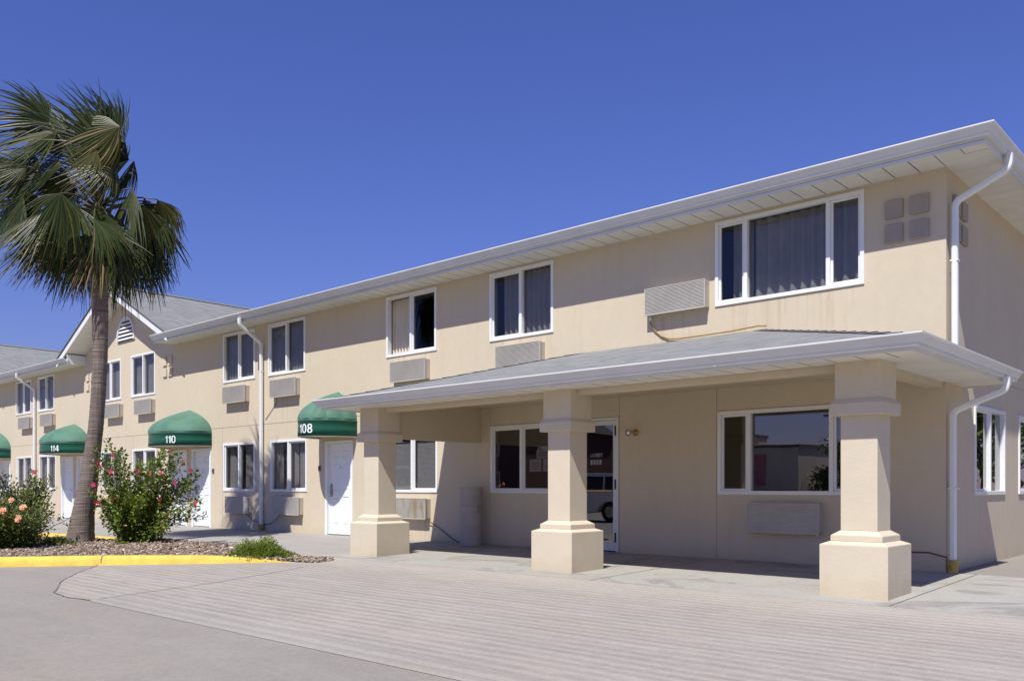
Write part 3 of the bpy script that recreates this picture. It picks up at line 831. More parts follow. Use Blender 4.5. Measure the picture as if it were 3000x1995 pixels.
# entrance porch -------------------------------------------------------------
PXR, PXL, PYF = .575, -8.88, -3.06
eave(bld, [(PXL,-.0),(PXL,PYF),(PXR,PYF),(PXR,.74)], [(-1,0),(0,-1),(1,0)], 2.405, 2.372, 2.50)
pz = 2.515; PP = .266
q = MB()
y0 = -3.1; xr = PXR+.04; xl = PXL-.04; d = -y0; wz = pz + PP*d
roof_quad(q, [(xl,y0,pz),(xr,y0,pz),(xr-d,-.004,wz),(xl+d,-.004,wz)], (1,0,0), (0,1,PP))
roof_quad(q, [(xr,y0,pz),(xr,.76,pz),(.004,.76,pz+PP*xr),(.004,-.004,pz+PP*xr),(xr-d,-.004,wz)], (0,1,0), (-1,0,PP))
roof_quad(q, [(xl,-.004,pz),(xl,y0,pz),(xl+d,-.004,wz)], (0,1,0), (1,0,PP))
# thickness along the eaves
for a, b_ in (((xl,y0),(xr,y0)),((xr,y0),(xr,.76)),((xl,-.004),(xl,y0))):
    q.poly([(a[0],a[1],pz),(b_[0],b_[1],pz),(b_[0],b_[1],pz-.025),(a[0],a[1],pz-.025)])
prf = q.build("porch_roof", SHINGLE, bld)
for sx, xc in ((-1, xr), (1, xl)):
    q = MB(); m_ = 17
    for i in range(m_):
        t0 = i/m_; t1 = (i+1.15)/m_
        p0 = Vector((xc+sx*d*t0, y0+d*t0, pz+PP*d*t0)); p1 = Vector((xc+sx*d*min(1,t1), y0+d*min(1,t1), pz+PP*d*min(1,t1)))
        lift0, lift1 = .016, .006; wd = .13
        for nx, ny in ((-sx,0),(0,-1)):   # two wings of the cap, one on each slope
            e = Vector((0,-1,0)) if (nx, ny) == (0,-1) else Vector((-sx,0,0))
            side = Vector((sx,0,0)) if (nx, ny) == (0,-1) else Vector((0,1,0))
            o = side*wd + Vector((0,0,0))
            q.poly([p0+Vector((0,0,lift0)), p1+Vector((0,0,lift1)), p1+o+Vector((0,0,lift1-.002)), p0+o+Vector((0,0,lift0-.002))])
    q.build("hip_cap", SHINGLE, prf)
# outer soffit of the porch
ps = 2.388
q = MB()
soffit_x(q, PXL, PXR, PYF, -2.47, ps)
soffit_y(q, -.03, PXR, -2.47, .74, ps); soffit_y(q, PXL, -8.28, -2.47, -.002, ps)
q.build("porch_soffit", SOFFIT, bld)
q = MB()   # return that closes the porch eave behind the corner
q.poly([(.002,.742,2.372),(PXR,.742,2.372),(PXR,.742,pz),(.002,.742,pz+PP*xr-.02)]); q.poly([(.002,.722,2.372),(PXR,.722,2.372),(PXR,.722,pz),(.002,.722,pz+PP*xr-.02)])
q.box(.003,PXR-.021,.722,.742,2.366,2.376)
q.build("porch_return", WHITE, bld)
q = MB(); q.box(-8.12,-.22,-2.26,-.003,2.54,2.56); q.build("porch_ceiling", STUCCO_SHADE, bld)
q = MB(); q.box(-8.28,-.03,-2.46,-2.27,2.315,2.57); q.build("porch_beam", STUCCO, bld, bevel=.006)
q = MB(); q.box(-.21,-.032,-2.268,-.002,2.318,2.568); q.build("porch_beam", STUCCO, bld, bevel=.006)
q = MB(); q.box(-8.278,-8.126,-2.268,-.002,1.9,2.568); q.build("porch_beam", STUCCO_SHADE, bld, bevel=.006)
PY = -2.365
for px in (-8.19,-4.155,-.125):
    q = MB(); q.box(px-.191,px+.191,PY-.191,PY+.191,.62,1.84)
    pil = q.build("pillar", STUCCO_TRIM, bld, bevel=.008)
    q = MB(); q.frustum(px,PY,-.2,.478,.352,.352); q.frustum(px,PY,.478,.512,.352,.268); q.frustum(px,PY,.512,.572,.268,.268); q.frustum(px,PY,.572,.622,.268,.193)
    q.build("pillar_base", STUCCO_TRIM, pil, bevel=.006)
    q = MB(); q.box(px-.272,px+.272,PY-.272,PY+.272,1.828,1.955); q.frustum(px,PY,1.955,1.995,.272,.24)
    q.build("pillar_capital", STUCCO_TRIM, pil, bevel=.006)
    q = MB(); q.box(px-.236,px+.236,PY-.236,PY+.236,1.99,2.40); q.build("pillar_head", STUCCO_TRIM, pil, bevel=.008)

# wall lamp beside the lobby door
lx, lz = -4.64, 1.95
lamp = empty("wall_lamp", (lx,0,lz), "small brass wall lamp with silvered bulb beside the lobby door", "lamp")
q = MB()
def ylathe(q, prof, cx, cz, n=20):
    q.loft([[(cx+r*math.cos(2*math.pi*k/n), y, cz+r*math.sin(2*math.pi*k/n)) for k in range(n)] for r, y in prof], True, True)
ylathe(q, [(.05,-.001),(.052,-.012),(.03,-.03),(.018,-.036)], 0, 0); q.build("mounting_plate", BRASS, lamp, smooth=True)
q = MB(); q.tube([(0,-.03,0),(0,-.06,.005),(-.02,-.085,.012)], .017, 10); q.build("lamp_arm", BRASS, lamp, smooth=True)
q = MB(); q.lathe([(.0001,0),(.022,0),(.03,.02),(.052,.06),(.058,.085),(.05,.097),(.0001,.104)], 0, 0, 20)
b = q.build("bulb", SILVER, lamp, smooth=True, loc=(-.02,-.085,.012)); b.rotation_euler = (rad(100), 0, rad(-22))

# notices taped inside the lobby window
ntc = [("white arched paper notice, topmost in the lobby window beside the middle pillar", -6.80,-6.51,1.585,1.80, True),
       ("white square paper notice in the lobby window, left of the lower pair", -6.965,-6.685,1.35,1.572, False),
       ("white square paper notice in the lobby window, half hidden by the middle pillar", -6.645,-6.375,1.35,1.572, False)]
for lab, a, b_, z0, z1, arch in ntc:
    r_ = empty("paper_notice", ((a+b_)/2,.055,z0), lab, "notice", "paper notices in the lobby window")
    w = (b_-a)/2; h = z1-z0; q = MB()
    pts = [(-w,0,0),(w,0,0)] + ([(w,0,h*.6),(w*.6,0,h),(-w*.6,0,h),(-w,0,h*.6)] if arch else [(w,0,h),(-w,0,h)])
    q.poly(pts); q.build("sheet", PAPER, r_)
    q = MB()
    for k in range(6):
        lw = w*rnd.uniform(.4,.8); zz = h*(.18+.11*k); q.poly([(-lw,-.0015,zz),(lw,-.0015,zz),(lw,-.0015,zz+.008),(-lw,-.0015,zz+.008)])
    q.build("ruled_lines", INK, r_)

# air conditioners -------------------------------------------------------------
def ac_proto():
    r_ = empty("air_conditioner", (0,0,0))
    q = MB(); q.box(-.525,.525,-.112,-.001,.012,.41); c = q.build("sleeve", ACCASE, r_, bevel=.006)
    q = MB(); q.box(-.515,.515,-.122,-.1125,.02,.40); q.build("shadow_gap", DARKGAP, c)
    q = MB(); nl = 19; prof = []
    z = .012
    q.box(-.535,-.522,-.158,-.123,0,.42); q.box(.522,.535,-.158,-.123,0,.42); q.box(-.522,.522,-.158,-.123,0,.012); q.box(-.522,.522,-.158,-.123,.408,.42)
    step = (.396)/nl
    ring = []
    for i in range(nl):
        zz = .012 + i*step
        ring += [(-.154,zz+.002),(-.154,zz+step*.55),(-.141,zz+step*.68),(-.141,zz+step*.97)]
    q.loft([[(x,y,z) for y, z in ring] for x in (-.522,.522)], closed=False)
    gr_ = q.build("grille", ACGRILLE, r_)
    return r_
proto = ac_proto()
acs = [(-31.55,3.212,"beige air conditioner under the farthest left upper window, left of the far downspout"),
 (-29.37,3.212,"beige air conditioner under the upper window just right of the far downspout"),
 (-24.0,3.212,"beige air conditioner under the left gable window, partly behind the palm trunk"),
 (-21.87,3.212,"beige air conditioner under the right gable window"),
 (-16.77,3.212,"beige air conditioner on the upper storey just left of the downspout near door 108"),
 (-14.56,3.212,"beige air conditioner on the upper storey just right of the downspout, above awning 108"),
 (-10.07,3.212,"beige air conditioner under the upper window with the open pane and cream curtain"),
 (-7.08,3.212,"beige air conditioner half hidden by the porch roof under the upper two-pane window"),
 (-3.84,3.765,"beige louvered air conditioner with yellow hose beside the wide three-pane upper window"),
 (-16.63,.418,"grey shaded air conditioner low on the wall, left of the downspout near door 108"),
 (-14.43,.418,"grey shaded air conditioner low on the wall, between the downspout and door 108"),
 (-10.05,.435,"rust stained air conditioner under the blinds window behind the left porch pillar"),
 (-2.10,.430,"louvered air conditioner under the wide low window inside the porch")]
alls = []
for i, (x, z, lab) in enumerate(acs):
    o = proto if i == 0 else copy_tree(proto)
    o.location = (x, 0, z); tag(o, lab, "air conditioner", "air conditioners through the motel wall"); alls.append(o)
def rusty():
    m, nt, b = mat("rust_stained_paint"); v = coords(nt)
    n_ = noise(nt, coords(nt, (5,5,1.4)), 1.2, 4, .6)
    L(nt, mix(nt, ramp(nt, n_, [(.52,(0,)*3),(.68,(.8,)*3)]), (.50,.47,.40), (.38,.25,.08)), b.inputs["Base Color"]); b.inputs["Roughness"].default_value = .6
    return m
RUST = rusty()
for ch in alls[11].children:
    if ch.name.startswith("grille"): ch.data = ch.data.copy(); ch.data.materials[0] = RUST
def droop(p0, p1, sag, n=14):
    return [(p0[0]+(p1[0]-p0[0])*t, p0[1]+(p1[1]-p0[1])*t, p0[2]+(p1[2]-p0[2])*t - sag*4*t*(1-t)) for t in [i/n for i in range(n+1)]]
def cord(idx, pts, m=CORD, r=.008, name="power_cord"):
    q = MB(); o = alls[idx].location; q.tube([(p[0]-o.x, p[1]-o.y, p[2]-o.z) for p in pts], r, 6); q.build(name, m, alls[idx], smooth=True)
cord(9, droop((-16.3,-.07,.425),(-15.66,-.02,.2),.06)); cord(10, droop((-14.75,-.07,.425),(-15.54,-.02,.17),.07))
cord(5, [(-14.98,-.05,3.22),(-15.0,-.015,3.1),(-15.5,-.012,2.72)], r=.006)
cord(11, [(-9.55,-.09,.44),(-9.5,-.06,.40),(-9.15,-.02,.22),(-8.85,-.02,.06),(-8.7,-.03,.02),(-8.3,-.04,.02)], r=.009)
cord(8, [(-4.33,-.06,3.77),(-4.33,-.05,3.66),(-4.27,-.02,3.54),(-4.15,-.02,3.44),(-4.0,-.025,3.38),(-3.8,-.03,3.365),(-3.4,-.05,3.362),(-2.9,-.07,3.366),(-2.5,-.07,3.39),(-2.35,-.1,3.37)], YCORD, .011, "drain_hose")
cord(8, [(-4.33,-.06,3.775),(-4.33,-.06,3.70)], WHITE, .022, "drain_spout")
cord(12, [(-1.62,-.07,.44),(-1.62,-.07,.40)], WHITE, .02, "drain_spout")

# dark cable along the foot of the porch wall to the corner downspout
q = MB(); q.tube([(-1.25,-.012,.24),(-.5,-.012,.245),(-.2,-.012,.25),(-.03,-.014,.21),(.02,-.012,.2)], .009, 6); q.build("wall_cable", CORD, bld)

def digits(txt, h):
    """bold condensed numerals as flat outlines"""
    vs, fs = [], []; W = .62; gap = .13; x0 = 0; st = .155
    def stroke(poly):
        b = len(vs); vs.extend(poly); fs.append(tuple(range(b, b+len(poly))))
    def ring(cx, cy, rx, ry, ix, iy, n=28):
        def sup(rx_, ry_, k):
            a = 2*math.pi*k/n; c, s_ = math.cos(a), math.sin(a)
            return (cx + rx_*math.copysign(abs(c)**.8, c), cy + ry_*math.copysign(abs(s_)**.8, s_))
        for k in range(n): stroke([sup(rx,ry,k), sup(rx,ry,k+1), sup(ix,iy,k+1), sup(ix,iy,k)])
    for ch in txt:
        if ch == '1':
            w = .36; stroke([(x0+w-st,0),(x0+w,0),(x0+w,1),(x0+w-st*.75,1),(x0+w-st,.9)]); stroke([(x0,.70),(x0+w-st,.70),(x0+w-st,.9),(x0+w-st*.9,.93),(x0+.08,.80),(x0,.80)])
        elif ch == '0': w = W; ring(x0+w/2,.5,w/2,.51,w/2-st,.51-st*.85)
        elif ch == '8': w = W; ring(x0+w/2,.27,w/2,.28,w/2-st,.28-st*.85); ring(x0+w/2,.745,w/2*.92,.265,w/2*.92-st,.265-st*.8)
        elif ch == '4':
            w = W+.04; xv = x0+w-.10
            stroke([(xv-st,0),(xv,0),(xv,1),(xv-st,1)]); stroke([(x0,.21),(xv-st,.21),(xv-st,.35),(x0,.35)]); stroke([(xv,.21),(x0+w,.21),(x0+w,.35),(xv,.35)]); stroke([(x0,.35),(x0+.15,.35),(xv-st,.82),(xv-st,1)])
        x0 += w + gap
    tot = x0 - gap
    return [((x - tot/2)*h, (y - .5)*h) for x, y in vs], fs
# awnings ------------------------------------------------------------------
def awning(cx, hw, dep, number, label, zb=2.17, zt=2.495, H=.69, ribs=4, nsz=.265, phn=58):
    r_ = empty("door_awning", (cx,0,zb), label, "awning", "green awnings over the room doors")
    nphi = ribs*10
    def rr(k): 
        t = (k % 10)/10; return 1 + .028*math.sin(math.pi*t)
    q = MB(); rings = []
    for j in range(13):
        tz = j/12; cc = 1 - tz**2.25 if tz > 0 else 1
        ring = []
        for k in range(nphi+1):
            ph = math.pi + math.pi*k/nphi; s = rr(k) if 0 < j else 1
            c = max(.004, cc)
            ring.append((hw*math.cos(ph)*c*s, min(-.002, dep*math.sin(ph)*c*s), (zt-zb) + H*tz))
        rings.append(ring)
    q.loft(rings, closed=False)
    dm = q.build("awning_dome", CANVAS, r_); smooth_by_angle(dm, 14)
    q = MB()
    def ring(off, z): return [((hw+off)*math.cos(math.pi+math.pi*k/nphi), min(-.002,(dep+off)*math.sin(math.pi+math.pi*k/nphi)), z) for k in range(nphi+1)]
    q.loft([ring(-.012,.005), ring(.008,0), ring(.004,.16), ring(.0,zt-zb-.012), ring(.012,zt-zb-.004), ring(.004,zt-zb+.006)], closed=False)
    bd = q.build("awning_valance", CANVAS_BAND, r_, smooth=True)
    q = MB(); q.poly([(p[0],p[1],.02) for p in ring(-.03,0)]); q.build("awning_underside", STUCCO_TRIM, r_)
    q = MB(); q.tube([(p[0],p[1],-.004) for p in ring(-.016,0)], .012, 6); q.build("awning_frame", WHITE, r_)
    if number:
        vs, fs = digits(number, .19)
        q = MB(); n2 = 400
        # arc-length bend round the valance
        arc = [0]; pts = []
        for k in range(n2+1):
            ph = -math.pi + math.pi*k/n2; pts.append(((hw+.014)*math.cos(ph), (dep+.014)*math.sin(ph), ph))
            if k: arc.append(arc[-1] + math.hypot(pts[-1][0]-pts[-2][0], pts[-1][1]-pts[-2][1]))
        s0 = arc[int(n2*(180-phn)/180)]
        def at(s):
            s += s0; k = 0
            while arc[k] < s: k += 1
            return pts[k][0], pts[k][1]
        q.add([(*at(x), .155 + y) for x, y in vs], fs); q.build("awning_number", NUMBER, r_)
awning(-12.55,.665,.96,"108","green canvas dome awning numbered 108 over the single white door by the porch", ribs=8, phn=80)
awning(-19.3,1.19,1.02,"110","green canvas dome awning numbered 110 over two doors behind the hibiscus bush")
awning(-27.2,1.19,1.02,"114","green canvas dome awning numbered 114, partly behind the palm trunk")
awning(-34.5,1.19,1.02,None,"green canvas dome awning without a visible number at the left edge of the photo")

# trash can -----------------------------------------------------------------
tc = empty("trash_can", (-8.06,-.335,gz(0,-.33)), "grey cylindrical concrete trash can against the wall beside the lobby window", "trash can")
q = MB(); q.lathe([(.195,0),(.208,.012),(.208,.74),(.0001,.741)], 0, 0, 40); bo = q.build("can_body", CANCRETE, tc); smooth_by_angle(bo, 40)
q = MB(); q.lathe([(.2,.742),(.212,.745),(.212,.765),(.207,.772),(.207,1.045),(.213,1.05),(.213,1.075),(.205,1.083),(.10,1.083),(.095,1.06),(.0001,1.058)], 0, 0, 40); lo_ = q.build("can_hood", CANCRETE, tc); smooth_by_angle(lo_, 40)
q = MB(); q.box(.205,.235,-.04,.0,.62,.75); q.build("can_latch", METAL, tc, bevel=.004)

# ------------------------------------------------------------------ palm tree
AX = Vector((.7393,.6734,0)); FX = Vector((-.6734,.7393,0)); UZ_ = Vector((0,0,1))
palm = empty("palm_tree", (-14.43,-4.78,gz(0,-4.78)+.09), "tall fan palm with a wind-blown crown and leaning grey trunk in the gravel island", "tree")
def PL(a, h, d=0): return AX*a + UZ_*h + FX*d
tr = [(-.12,0,.33),(-.05,0,.292),(0,-.013,.28),(.2,.005,.245),(.56,.05,.208),(1.12,.144,.176),(1.69,.22,.155),(2.26,.30,.138),(2.9,.35,.135),(3.6,.381,.137),(4.0,.385,.143),(4.5,.384,.149),(4.94,.381,.154),(5.47,.370,.160),(5.9,.365,.165),(6.34,.361,.150),(6.62,.361,.10)]
# subdivide trunk with leaf-scar rings
q = MB(); rings = []
def interp(h):
    for i in range(len(tr)-1):
        if tr[i][0] <= h <= tr[i+1][0]:
            t = (h-tr[i][0])/(tr[i+1][0]-tr[i][0]); t2 = t
            return tr[i][1]+(tr[i+1][1]-tr[i][1])*t2, tr[i][2]+(tr[i+1][2]-tr[i][2])*t2
    return tr[-1][1], tr[-1][2]
h = -.12; k = 0
while h < 6.6:
    a, r0 = interp(h); r1 = r0*(1 + (.018 if k % 2 else -.012) + rnd.uniform(-.012,.012))
    ring = []
    for j in range(26):
        th = 2*math.pi*j/26
        rr_ = r1*(1 + (.05*math.sin(5*th) + .03*math.sin(9*th+1))*max(0, .5-h) + rnd.uniform(-.012,.012))
        ring.append(PL(a,h) + (AX*math.cos(th) + FX*math.sin(th))*rr_)
    rings.append(ring); h += .055; k += 1
q.loft(rings, True, True); q.build("trunk", BARK, palm, smooth=True)
# fibre and old boots under the crown
q = MB()
for i in range(70):
    th = rnd.uniform(0, 6.28); hh = rnd.uniform(5.3, 6.5); a, r0 = interp(hh)
    o = AX*math.cos(th) + FX*math.sin(th); s = o.cross(UZ_)
    p = PL(a,hh) + o*r0*.95
    tip = p + o*rnd.uniform(.04,.13) + UZ_*rnd.uniform(.1,.25)
    w = rnd.uniform(.025,.05)
    q.add([p - s*w, p + s*w, tip + s*w*.4, tip - s*w*.4, p - s*w + o*.02, p + s*w + o*.02], [(0,1,2,3),(4,5,2,3)])
q.build("leaf_boots", simple("old_leaf_base", (.16,.085,.045), .9, var=.4, nscale=12), palm)
S_ = .002986
HUB = (.361, 6.6)
# zoom-space list: blade base, direction (deg, ccw from image right), radius, half spread, depth, droop, wind, dryness
fr = [
 (690,640,122,500,36,.30,.16,.55,.2),(770,600,120,440,38,-.35,.12,.5,.25),(815,500,118,360,36,.05,.12,.6,.15),(810,560,150,400,46,.2,.2,.6,.1),(835,470,205,360,50,-.2,.42,.35,.55),(790,640,245,300,45,-.45,.45,.3,.6),
 (835,560,252,340,32,.25,.35,.2,.5),
 (400,400,158,400,62,.25,.28,.5,.25),(395,430,205,330,55,-.15,.34,.4,.5),(480,690,178,400,40,-.5,.36,.35,.55),(490,720,222,330,48,-.3,.5,.2,.4),
 (215,640,160,330,50,.3,.32,.5,.4),(190,680,205,330,50,.0,.4,.4,.5),(225,820,200,360,50,.2,.4,.3,.35),(215,860,236,380,48,-.35,.5,.15,.3),(120,700,190,280,55,-.2,.4,.4,.4),
 (340,910,215,360,50,.45,.45,.2,.05),(380,960,240,330,52,.3,.5,.1,.05),(455,970,226,440,36,-.55,.42,.1,.55),(480,990,250,400,40,-.35,.45,.05,.4),
 (600,960,262,350,62,-.75,.40,.05,.25),(700,950,290,300,45,-.7,.4,.05,.5),(730,1010,262,330,45,-.55,.5,.05,.5),
 (800,1085,303,380,34,-.5,.35,.0,.4),(830,1060,275,440,40,-.3,.45,.0,.35),(880,790,268,380,40,.3,.5,.0,.05),(910,810,255,420,38,-.25,.5,.0,.35),
 (950,840,288,340,46,.1,.5,-.05,.3),(1030,850,290,290,46,-.1,.6,.1,.6),(1045,865,308,215,40,.2,.65,.1,.5),(960,900,275,470,36,-.15,.45,.0,.55),(1000,930,262,430,34,.35,.5,.0,.2),
 (520,1060,250,430,38,.3,.4,.0,.5),(590,1090,262,430,40,-.2,.4,.0,.75),(560,1080,236,420,36,.1,.42,.0,.6),(460,1050,240,430,34,.5,.42,.0,.35),
 (700,1100,280,430,38,-.25,.4,.0,.75),(760,1090,292,420,38,.2,.4,.0,.45),(680,1080,270,450,34,.45,.4,.0,.3),(850,1080,300,430,34,.4,.42,.0,.4),(620,1060,256,380,44,.55,.4,.0,.2),(400,1040,232,420,32,-.1,.42,.0,.6),
 (340,1000,232,430,36,.15,.45,.1,.3)]
blades = MB(); btone = []; pet = MB()
fronds = []
fr2 = list(fr)
for i, f_ in enumerate(fr):
    r = random.Random(900+i)
    if r.random() < .2 or f_[0] > 930 or 760 < f_[1] < 960: continue
    fr2.append((f_[0]+r.uniform(-55,45), f_[1]+r.uniform(-45,45), f_[2]+r.uniform(-16,22), f_[3]*r.uniform(.65,.95), f_[4]*r.uniform(.85,1.1), f_[5]+r.choice((-.35,.35)), f_[6], f_[7]*r.uniform(.8,1.3), min(.8, f_[8]+r.uniform(-.1,.2))))
for idx, (zx, zy, ang, R, hs, dd, drp, wind, dry) in enumerate(fr2):
    r = random.Random(idx*13+5)
    if zy > 1000: R *= .86
    B = PL(HUB[0]+(zx-640)*S_, HUB[1]+(890-zy)*S_, dd + r.uniform(-.12,.12))
    H0 = PL(HUB[0]+r.uniform(-.06,.06), HUB[1]+r.uniform(-.2,.05) + (.1 if zy < 700 else 0), dd*.12)
    # petiole: arched strip
    mid = (H0+B)/2 + UZ_*(.10 + .08*abs(zx-640)/400) ; P0, P1, P2 = H0, mid, B
    pp = [P0*(1-t)**2 + P1*2*t*(1-t) + P2*t*t for t in [i/8 for i in range(9)]]
    q_p = MB(); q_p.tube(pp, [.024-.013*i/8 for i in range(9)], 5)
    th = rad(ang); tilt = r.uniform(-.5,.5)
    D = (AX*math.cos(th) + UZ_*math.sin(th))*math.cos(tilt) + FX*math.sin(tilt)
    nrm = (-FX*(1) + AX*r.uniform(-.55,.55) + UZ_*r.uniform(-.1,.6)).normalized()
    nrm = (nrm - D*nrm.dot(D)).normalized()
    Sd = D.cross(nrm).normalized()
    Rm = R*S_; ns_ = 40
    grav = (-UZ_*.8 - AX*(wind*2.6+.12) + UZ_*.45*max(0,wind))
    q_b = MB(); tn = []
    span = rad(hs)*1.12
    for k in range(ns_):
        u = (k+.5)/ns_*2-1
        if r.random() < .05: continue
        a_ = u*span
        d_ = D*math.cos(a_) + Sd*math.sin(a_)
        Lk = Rm*1.06*(1-.18*u*u)*r.uniform(.78,1.12)
        wseg = 2*span/ns_*.8
        cross = (-D*math.sin(a_) + Sd*math.cos(a_))
        fold = nrm*(1 if k % 2 else -1)
        tone = min(.999, max(0, dry*.8 + r.gauss(.08,.2)))
        pts = []
        nst = 8; sp = r.uniform(.42,.58); dk = drp*r.uniform(.6,1.7); jx = r.gauss(0,.13)
        for s in range(nst+1):
            t = s/nst
            dr = max(0, t-.35)
            p = B + d_*Lk*t*(1-.35*drp*dr) + grav*Lk*dk*(dr**1.7)*1.5 - nrm*Lk*.10*math.sin(t*1.6)*abs(u)**1.5 + cross*jx*max(0,t-sp)*Lk
            wid = Lk*t*wseg if t <= sp else Lk*sp*wseg*max(.0, (1-(t-sp)/(1-sp)))**.75
            wid = max(wid, .0025)
            pts.append((p, wid))
        b0 = len(q_b.v)
        for p, w in pts:
            q_b.v += [tuple(p - cross*w), tuple(p + fold*w*.45), tuple(p + cross*w)]
        for s in range(nst):
            o = b0 + s*3
            q_b.f += [(o,o+1,o+4,o+3),(o+1,o+2,o+5,o+4)]
            tt = min(1, tone + (.25*max(0,(s/nst)-.6)*dry*2))
            tn += [tt, min(1, tt+.04)]
    fronds.append((q_b, tn, q_p, dry))
for q_b, tn, q_p, dry in fronds:
    o = build_toned(q_b, tn, "frond", PALMLEAF, palm)
    q_p.build("petiole", PETIOLE, o, smooth=True)

# ------------------------------------------------------------------ shrubs
def leaf(q, tones, p, d, up, ln, w, tone, fold=.25):
    s = d.cross(up)
    if s.length < 1e-3: s = d.cross(Vector((1,0,.2)))
    s.normalize(); n = s.cross(d).normalized()
    a = p; b_ = p + d*ln*.45 + s*w + n*fold*w; c = p + d*ln - n*ln*.12; e = p + d*ln*.45 - s*w + n*fold*w; m_ = p + d*ln*.5
    i = len(q.v); q.v += [tuple(a),tuple(b_),tuple(m_),tuple(c),tuple(e)]
    q.f += [(i,i+1,i+2),(i+1,i+3,i+2),(i,i+2,i+4),(i+2,i+3,i+4)]; tones += [tone]*4
def rdir(r, zb=0):
    while True:
        v = Vector((r.uniform(-1,1), r.uniform(-1,1), r.uniform(-1,1)+zb))
        if .1 < v.length: return v.normalized()
def flower(parent, p, face, size, m, r, petals=5, double=False):
    q = MB(); tn = []
    u = face.cross(UZ_).normalized() if abs(face.z) < .95 else Vector((1,0,0)); v = face.cross(u)
    for lay in range(2 if double else 1):
        sz = size*(1-.4*lay)
        for k in range(petals):
            a = 2*math.pi*(k+.5*lay)/petals + r.uniform(-.1,.1); d = u*math.cos(a) + v*math.sin(a); s = face.cross(d)
            cup = face*(.35+.5*lay)
            c = p + face*.01*lay
            pts = [c, c + d*sz*.45 + s*sz*.3 + cup*sz*.3, c + d*sz*.95 + s*sz*.34 + cup*sz*.42, c + d*sz*1.05 + cup*sz*.36, c + d*sz*.95 - s*sz*.34 + cup*sz*.42, c + d*sz*.45 - s*sz*.3 + cup*sz*.3]
            i = len(q.v); q.v += [tuple(x) for x in pts]; q.f += [(i,i+1,i+2,i+3),(i,i+3,i+4,i+5)]; tn += [r.random(), r.random()]
    return build_toned(q, tn, "flower", m, parent)
def shrub(name, loc, label, cat, stems, leaves_per, leafsize, lm, r, leaf_w=.5, tight=.1, start=.15, tone0=.5, dense_low=True):
    """stems: list of (a, depth, h, bow) tips in the shrub's own axes; returns root and the stem curves"""
    root = empty(name, loc, label, cat)
    ql = MB(); tn = []; qs = MB(); curves = []
    for (a, d, h, bow) in stems:
        base = AX*r.uniform(-.08,.08) + FX*r.uniform(-.08,.08); tip = AX*a + FX*d + UZ_*h
        c1 = base + UZ_*h*bow + (AX*a + FX*d)*.25
        pts = [base*(1-t)**2 + c1*2*t*(1-t) + tip*t*t for t in [i/10 for i in range(11)]]
        pts = [p + rdir(r)*.012 for p in pts]
        qs.tube(pts, [.012*(1-.8*i/10)+.002 for i in range(11)], 5); curves.append(pts)
        n_ = int(leaves_per*max(.5,(Vector((a,d,h)).length)))
        for i in range(n_):
            t = start + (1-start)*r.random()**(1.0 if dense_low else .7)
            k = min(9, int(t*10)); f = t*10-k; p = pts[k]*(1-f) + pts[k+1]*f
            ax = (pts[k+1]-pts[k]).normalized()
            off = rdir(r)*r.random()**.6*tight*(1.25-t*.95)*2.2
            out = (off.normalized() + ax*.5 + rdir(r,.1)*.6).normalized()
            ln = leafsize*r.uniform(.6,1.25)
            leaf(ql, tn, p + off, out, UZ_ + rdir(r)*.7, ln, ln*leaf_w*.5, min(1, max(0, r.gauss(tone0,.2) if r.random() > .02 else .99)))
    build_toned(ql, tn, "foliage", lm, root); qs.build("stems", STEM, root, smooth=True)
    return root, curves
r = random.Random(21)
sc = .0064
hb = (-13.42,-4.18)
tips = []
for px_, py_ in [(300,1278),(345,1308),(372,1320),(312,1345),(285,1370),(275,1420),(283,1480),(300,1540),(360,1360),(395,1372),(430,1350),(455,1330),(478,1312),(500,1302),(520,1318),(548,1342),(582,1360),(575,1420),(590,1470),(560,1475),(535,1500),(510,1530),(490,1545),(470,1400),(440,1420),(410,1440),(330,1420),(350,1460),(390,1480),(430,1490),(320,1500),(470,1470),(530,1390),(500,1430),(555,1395),(410,1400),(370,1520),(440,1540)]:
    for rep in range(2):
        tips.append(((px_-392)*sc + r.uniform(-.05,.05)*(rep+.3), r.uniform(-.7,.7)*(1 if rep else .6), (1590-py_)*sc*(1 if rep == 0 else r.uniform(.7,1)), r.uniform(.35,.6)))
for k in range(26): tips.append((r.uniform(-.65,.45), r.uniform(-.6,.6), r.uniform(.4,1.0), .4))
hib, cv = shrub("hibiscus_bush", (*hb, gz(*hb)+.08), "tall open hibiscus bush with pink-red flowers to the right of the palm trunk", "bush", tips, 112, .078, HIBLEAF, r, .64, .095, .16, .52)
for px_, py_ in [(320,1345),(328,1358),(359,1373),(371,1325),(434,1373),(472,1379),(510,1377),(558,1342),(590,1368),(530,1316),(533,1405),(480,1455),(358,1450),(326,1462),(322,1463),(308,1412),(311,1427),(588,1467)]:
    p = AX*((px_-392)*sc) + UZ_*((1590-py_)*sc) - FX*r.uniform(.15,.6)
    flower(hib, p, (-FX + AX*r.uniform(-.7,.9) + UZ_*r.uniform(-.2,.5)).normalized(), r.uniform(.03,.054), REDFLOWER, r)
